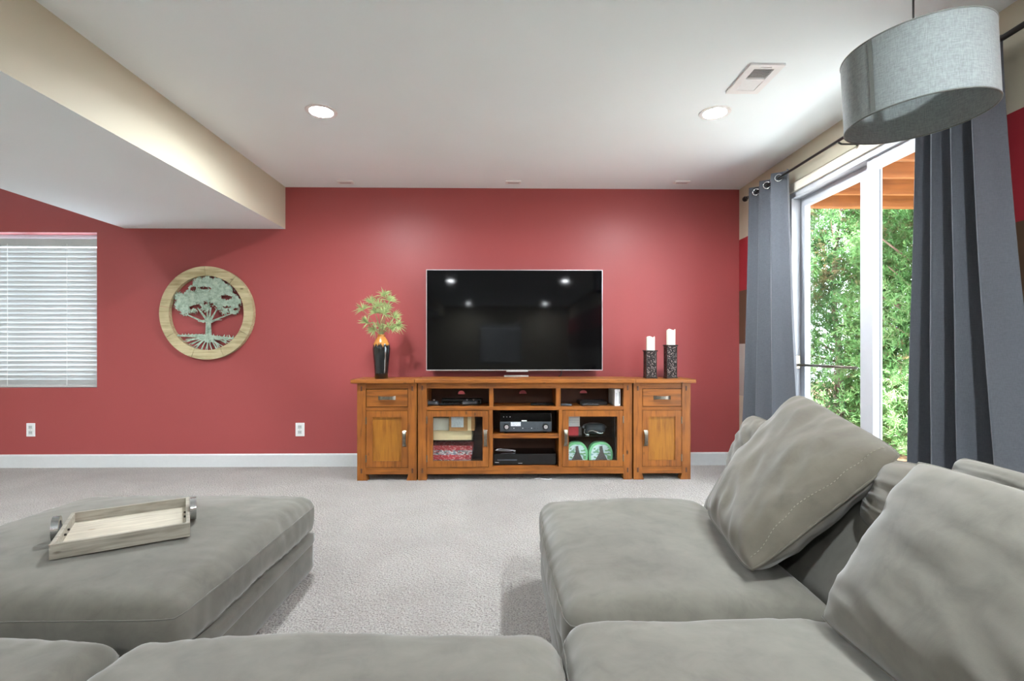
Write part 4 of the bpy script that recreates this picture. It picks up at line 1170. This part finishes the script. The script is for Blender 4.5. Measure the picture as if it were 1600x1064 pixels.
# ------------------------------------------------------------------ wooden tray
tz = .424
tn = P(76, 876, Z=tz); tnr = P(297, 838, Z=tz)
ang = math.atan2(tnr.y - tn.y, tnr.x - tn.x); tl = (tnr - tn).length; tw = .385
ctr = tn + (tnr - tn) / 2 + Vector((-math.sin(ang), math.cos(ang), 0)) * tw / 2
tr = empty('serving_tray', (ctr.x, ctr.y, tz), 'weathered wood serving tray with round metal handles on the ottoman', 'tray')
tr.rotation_euler.z = ang
def TB(name, mat, *a, bev=.002):
    return MB().box(*a, bev).out(name, mat, tr, local=True)
hl, hw_, hh_ = tl / 2, tw / 2, .05
TB('tray_floor', 'weathered_pale', -hl + .01, hl - .01, -hw_ + .01, hw_ - .01, .004, .014)
TB('side_board', 'weathered', -hl, hl, -hw_, -hw_ + .013, 0, hh_); TB('side_board', 'weathered', -hl, hl, hw_ - .013, hw_, 0, hh_)
for s in (-1, 1):
    eb = TB('end_board', 'weathered', s * hl - (.013 if s > 0 else 0), s * hl + (0 if s > 0 else .013), -hw_ + .013, hw_ - .013, 0, hh_)
    hx = s * (hl + .012); zc = .048; ro, ri, hd = .043, .027, .010
    prof = [(ro, -hd), (ro, hd), (ri, hd), (ri, -hd), (ro, -hd)]
    mb = MB().lathe([(p[0], p[1]) for p in prof], 40, (hx, 0, zc), 'x', closed_ends=False)
    h_ = mb.out('ring_handle', 'chrome', tr, 'auto', local=True)
    for yy in (-.03, .03):
        MB().lathe([(.004, 0), (.004, -s * .006), (.001, -s * .007)], 10, (s * (hl - .013), yy, .03), 'x').out('screw', 'bronze', eb, local=True)

# ------------------------------------------------------------------ outside: deck above, junipers, ground
struct(MB().box(XR + TH, 18, -12, 18, -.16, -.06).out('ground', 'mulch', base=(0, 0, 0)), 'brown needle litter under the shrubs')
struct(MB().box(XR + TH, XR + TH + 2.0, -6, 4.6, -.06, -.03).out('patio_slab', 'concrete', base=(0, 0, 0)))
dk = empty('wooden_deck', (XR + TH + 1.3, 3.4, 2.47), 'cedar deck framing overhead outside the glass door', 'deck')
jz = 2.48
first = None
for py in (160, 180, 202, 225, 249, 277, 303):
    y = P(1300, py, Z=jz).y
    m_ = MB().box(XR + TH + .02, XR + TH + 3.4, y, y + .04, jz, jz + .30, .003)
    m_.out('joist', 'cedar', dk)
yr_ = P(1300, 325.5, Z=jz - .02).y
MB().box(XR + TH + .02, XR + TH + 3.4, yr_ - .06, yr_ + .02, jz - .02, jz + .30, .003).out('rim_joist', 'cedar', dk)
y00 = P(1300, 160, Z=jz).y
for k in range(22):
    x = XR + TH + .03 + k * .152
    MB().box(x, x + .1518, y00 - .8, yr_ + .05, jz + .301, jz + .33, .003).out('deck_board', 'cedar', dk)
MB().box(XR + TH + .0, XR + TH + .02, y00 - .8, yr_ + .02, jz, jz + .30).out('ledger', 'cedar', dk)

def spray_mesh(count, cx, cy, h, rad, seed, zlo=-.05):
    g = np.random.default_rng(seed)
    t = g.random(count) ** .9
    z = zlo + t * (h - zlo)
    prof = np.sin(np.clip(.75 + t * 2.2, 0, np.pi)) ** .6
    a = g.random(count) * 2 * np.pi
    rr = rad * prof * (1 - .75 * g.random(count) ** 2.2) * (.8 + .25 * np.sin(3 * a + z * 2.3 + seed))
    base = np.stack([cx + rr * np.cos(a), cy + rr * np.sin(a), z], 1)
    out = np.stack([np.cos(a), np.sin(a), .55 + .5 * g.standard_normal(count)], 1)
    out += .55 * g.standard_normal((count, 3)); out /= np.linalg.norm(out, axis=1)[:, None]
    L = .10 + .14 * g.random(count)
    NB = 20
    verts = []; faces = []
    V = []
    for b in range(NB):
        s = (b + .5) / NB
        root = base + out * (L * s)[:, None]
        d = out * .8 + .8 * g.standard_normal((count, 3)); d[:, 2] += .25; d /= np.linalg.norm(d, axis=1)[:, None]
        bl = (.045 + .05 * g.random(count)) * (1.15 - .6 * s)
        sd = np.cross(d, g.standard_normal((count, 3))); sd /= np.linalg.norm(sd, axis=1)[:, None]
        wd = (.0032 + .0022 * g.random(count))[:, None]
        p0 = root - sd * wd * .6; p1 = root + sd * wd * .6; m1 = root + d * bl[:, None] * .55
        V.append(np.stack([p0, p1, m1 + sd * wd, root + d * bl[:, None], m1 - sd * wd], 1))
    V = np.concatenate(V, 0); n = len(V)
    return V.reshape(-1, 3), np.arange(n * 5).reshape(n, 5)
def shrub(cx, cy, h, rad, count, seed, label):
    r = empty('juniper_shrub', (cx, cy, -.06), label, 'shrub', 'junipers outside the glass door')
    V, F = spray_mesh(count, cx, cy, h, rad, seed)
    V = V - np.array([cx, cy, -.06])
    me = bpy.data.meshes.new('foliage'); me.vertices.add(len(V)); me.vertices.foreach_set('co', V.ravel())
    me.loops.add(F.size); me.loops.foreach_set('vertex_index', F.ravel())
    me.polygons.add(len(F)); me.polygons.foreach_set('loop_start', np.arange(len(F)) * 5); me.polygons.foreach_set('loop_total', np.full(len(F), 5))
    me.update(); me.materials.append(MT['juniper'])
    o = bpy.data.objects.new('foliage', me); COL.objects.link(o); o.parent = r; o['kind'] = 'stuff'
    g = random.Random(seed)
    MB().tube([(cx + .03 * math.sin(i), cy + .03 * math.cos(i * 1.3), -.06 + h * .9 * i / 8) for i in range(9)], [.06 * (1 - .1 * i) for i in range(9)], 8).out('trunk', 'bark', r, True)
    for k in range(26):
        z = .15 + h * .8 * k / 26; a = g.uniform(0, 6.28); l = rad * g.uniform(.6, .95)
        MB().tube([(cx, cy, z), (cx + l * .5 * math.cos(a), cy + l * .5 * math.sin(a), z + .15 * l), (cx + l * math.cos(a), cy + l * math.sin(a), z + .5 * l)], [.018, .012, .004], 6).out('branch', 'bark', r, True)
    return r
shrub(4.35, 6.45, 3.7, 1.05, 6800, 1, 'bright green juniper shrub behind the far glass panel')
shrub(4.75, 5.25, 3.6, .95, 5600, 2, 'green juniper shrub behind the door meeting stile')
shrub(5.6, 6.9, 3.9, 1.15, 4200, 3, 'darker juniper shrub standing behind the two nearer ones')
shrub(3.55, 7.9, 3.6, .9, 2600, 4, 'juniper shrub furthest along beside the red wall corner')
shrub(5.1, 4.1, 3.5, .95, 3000, 5, 'juniper shrub behind the wide dark curtain')
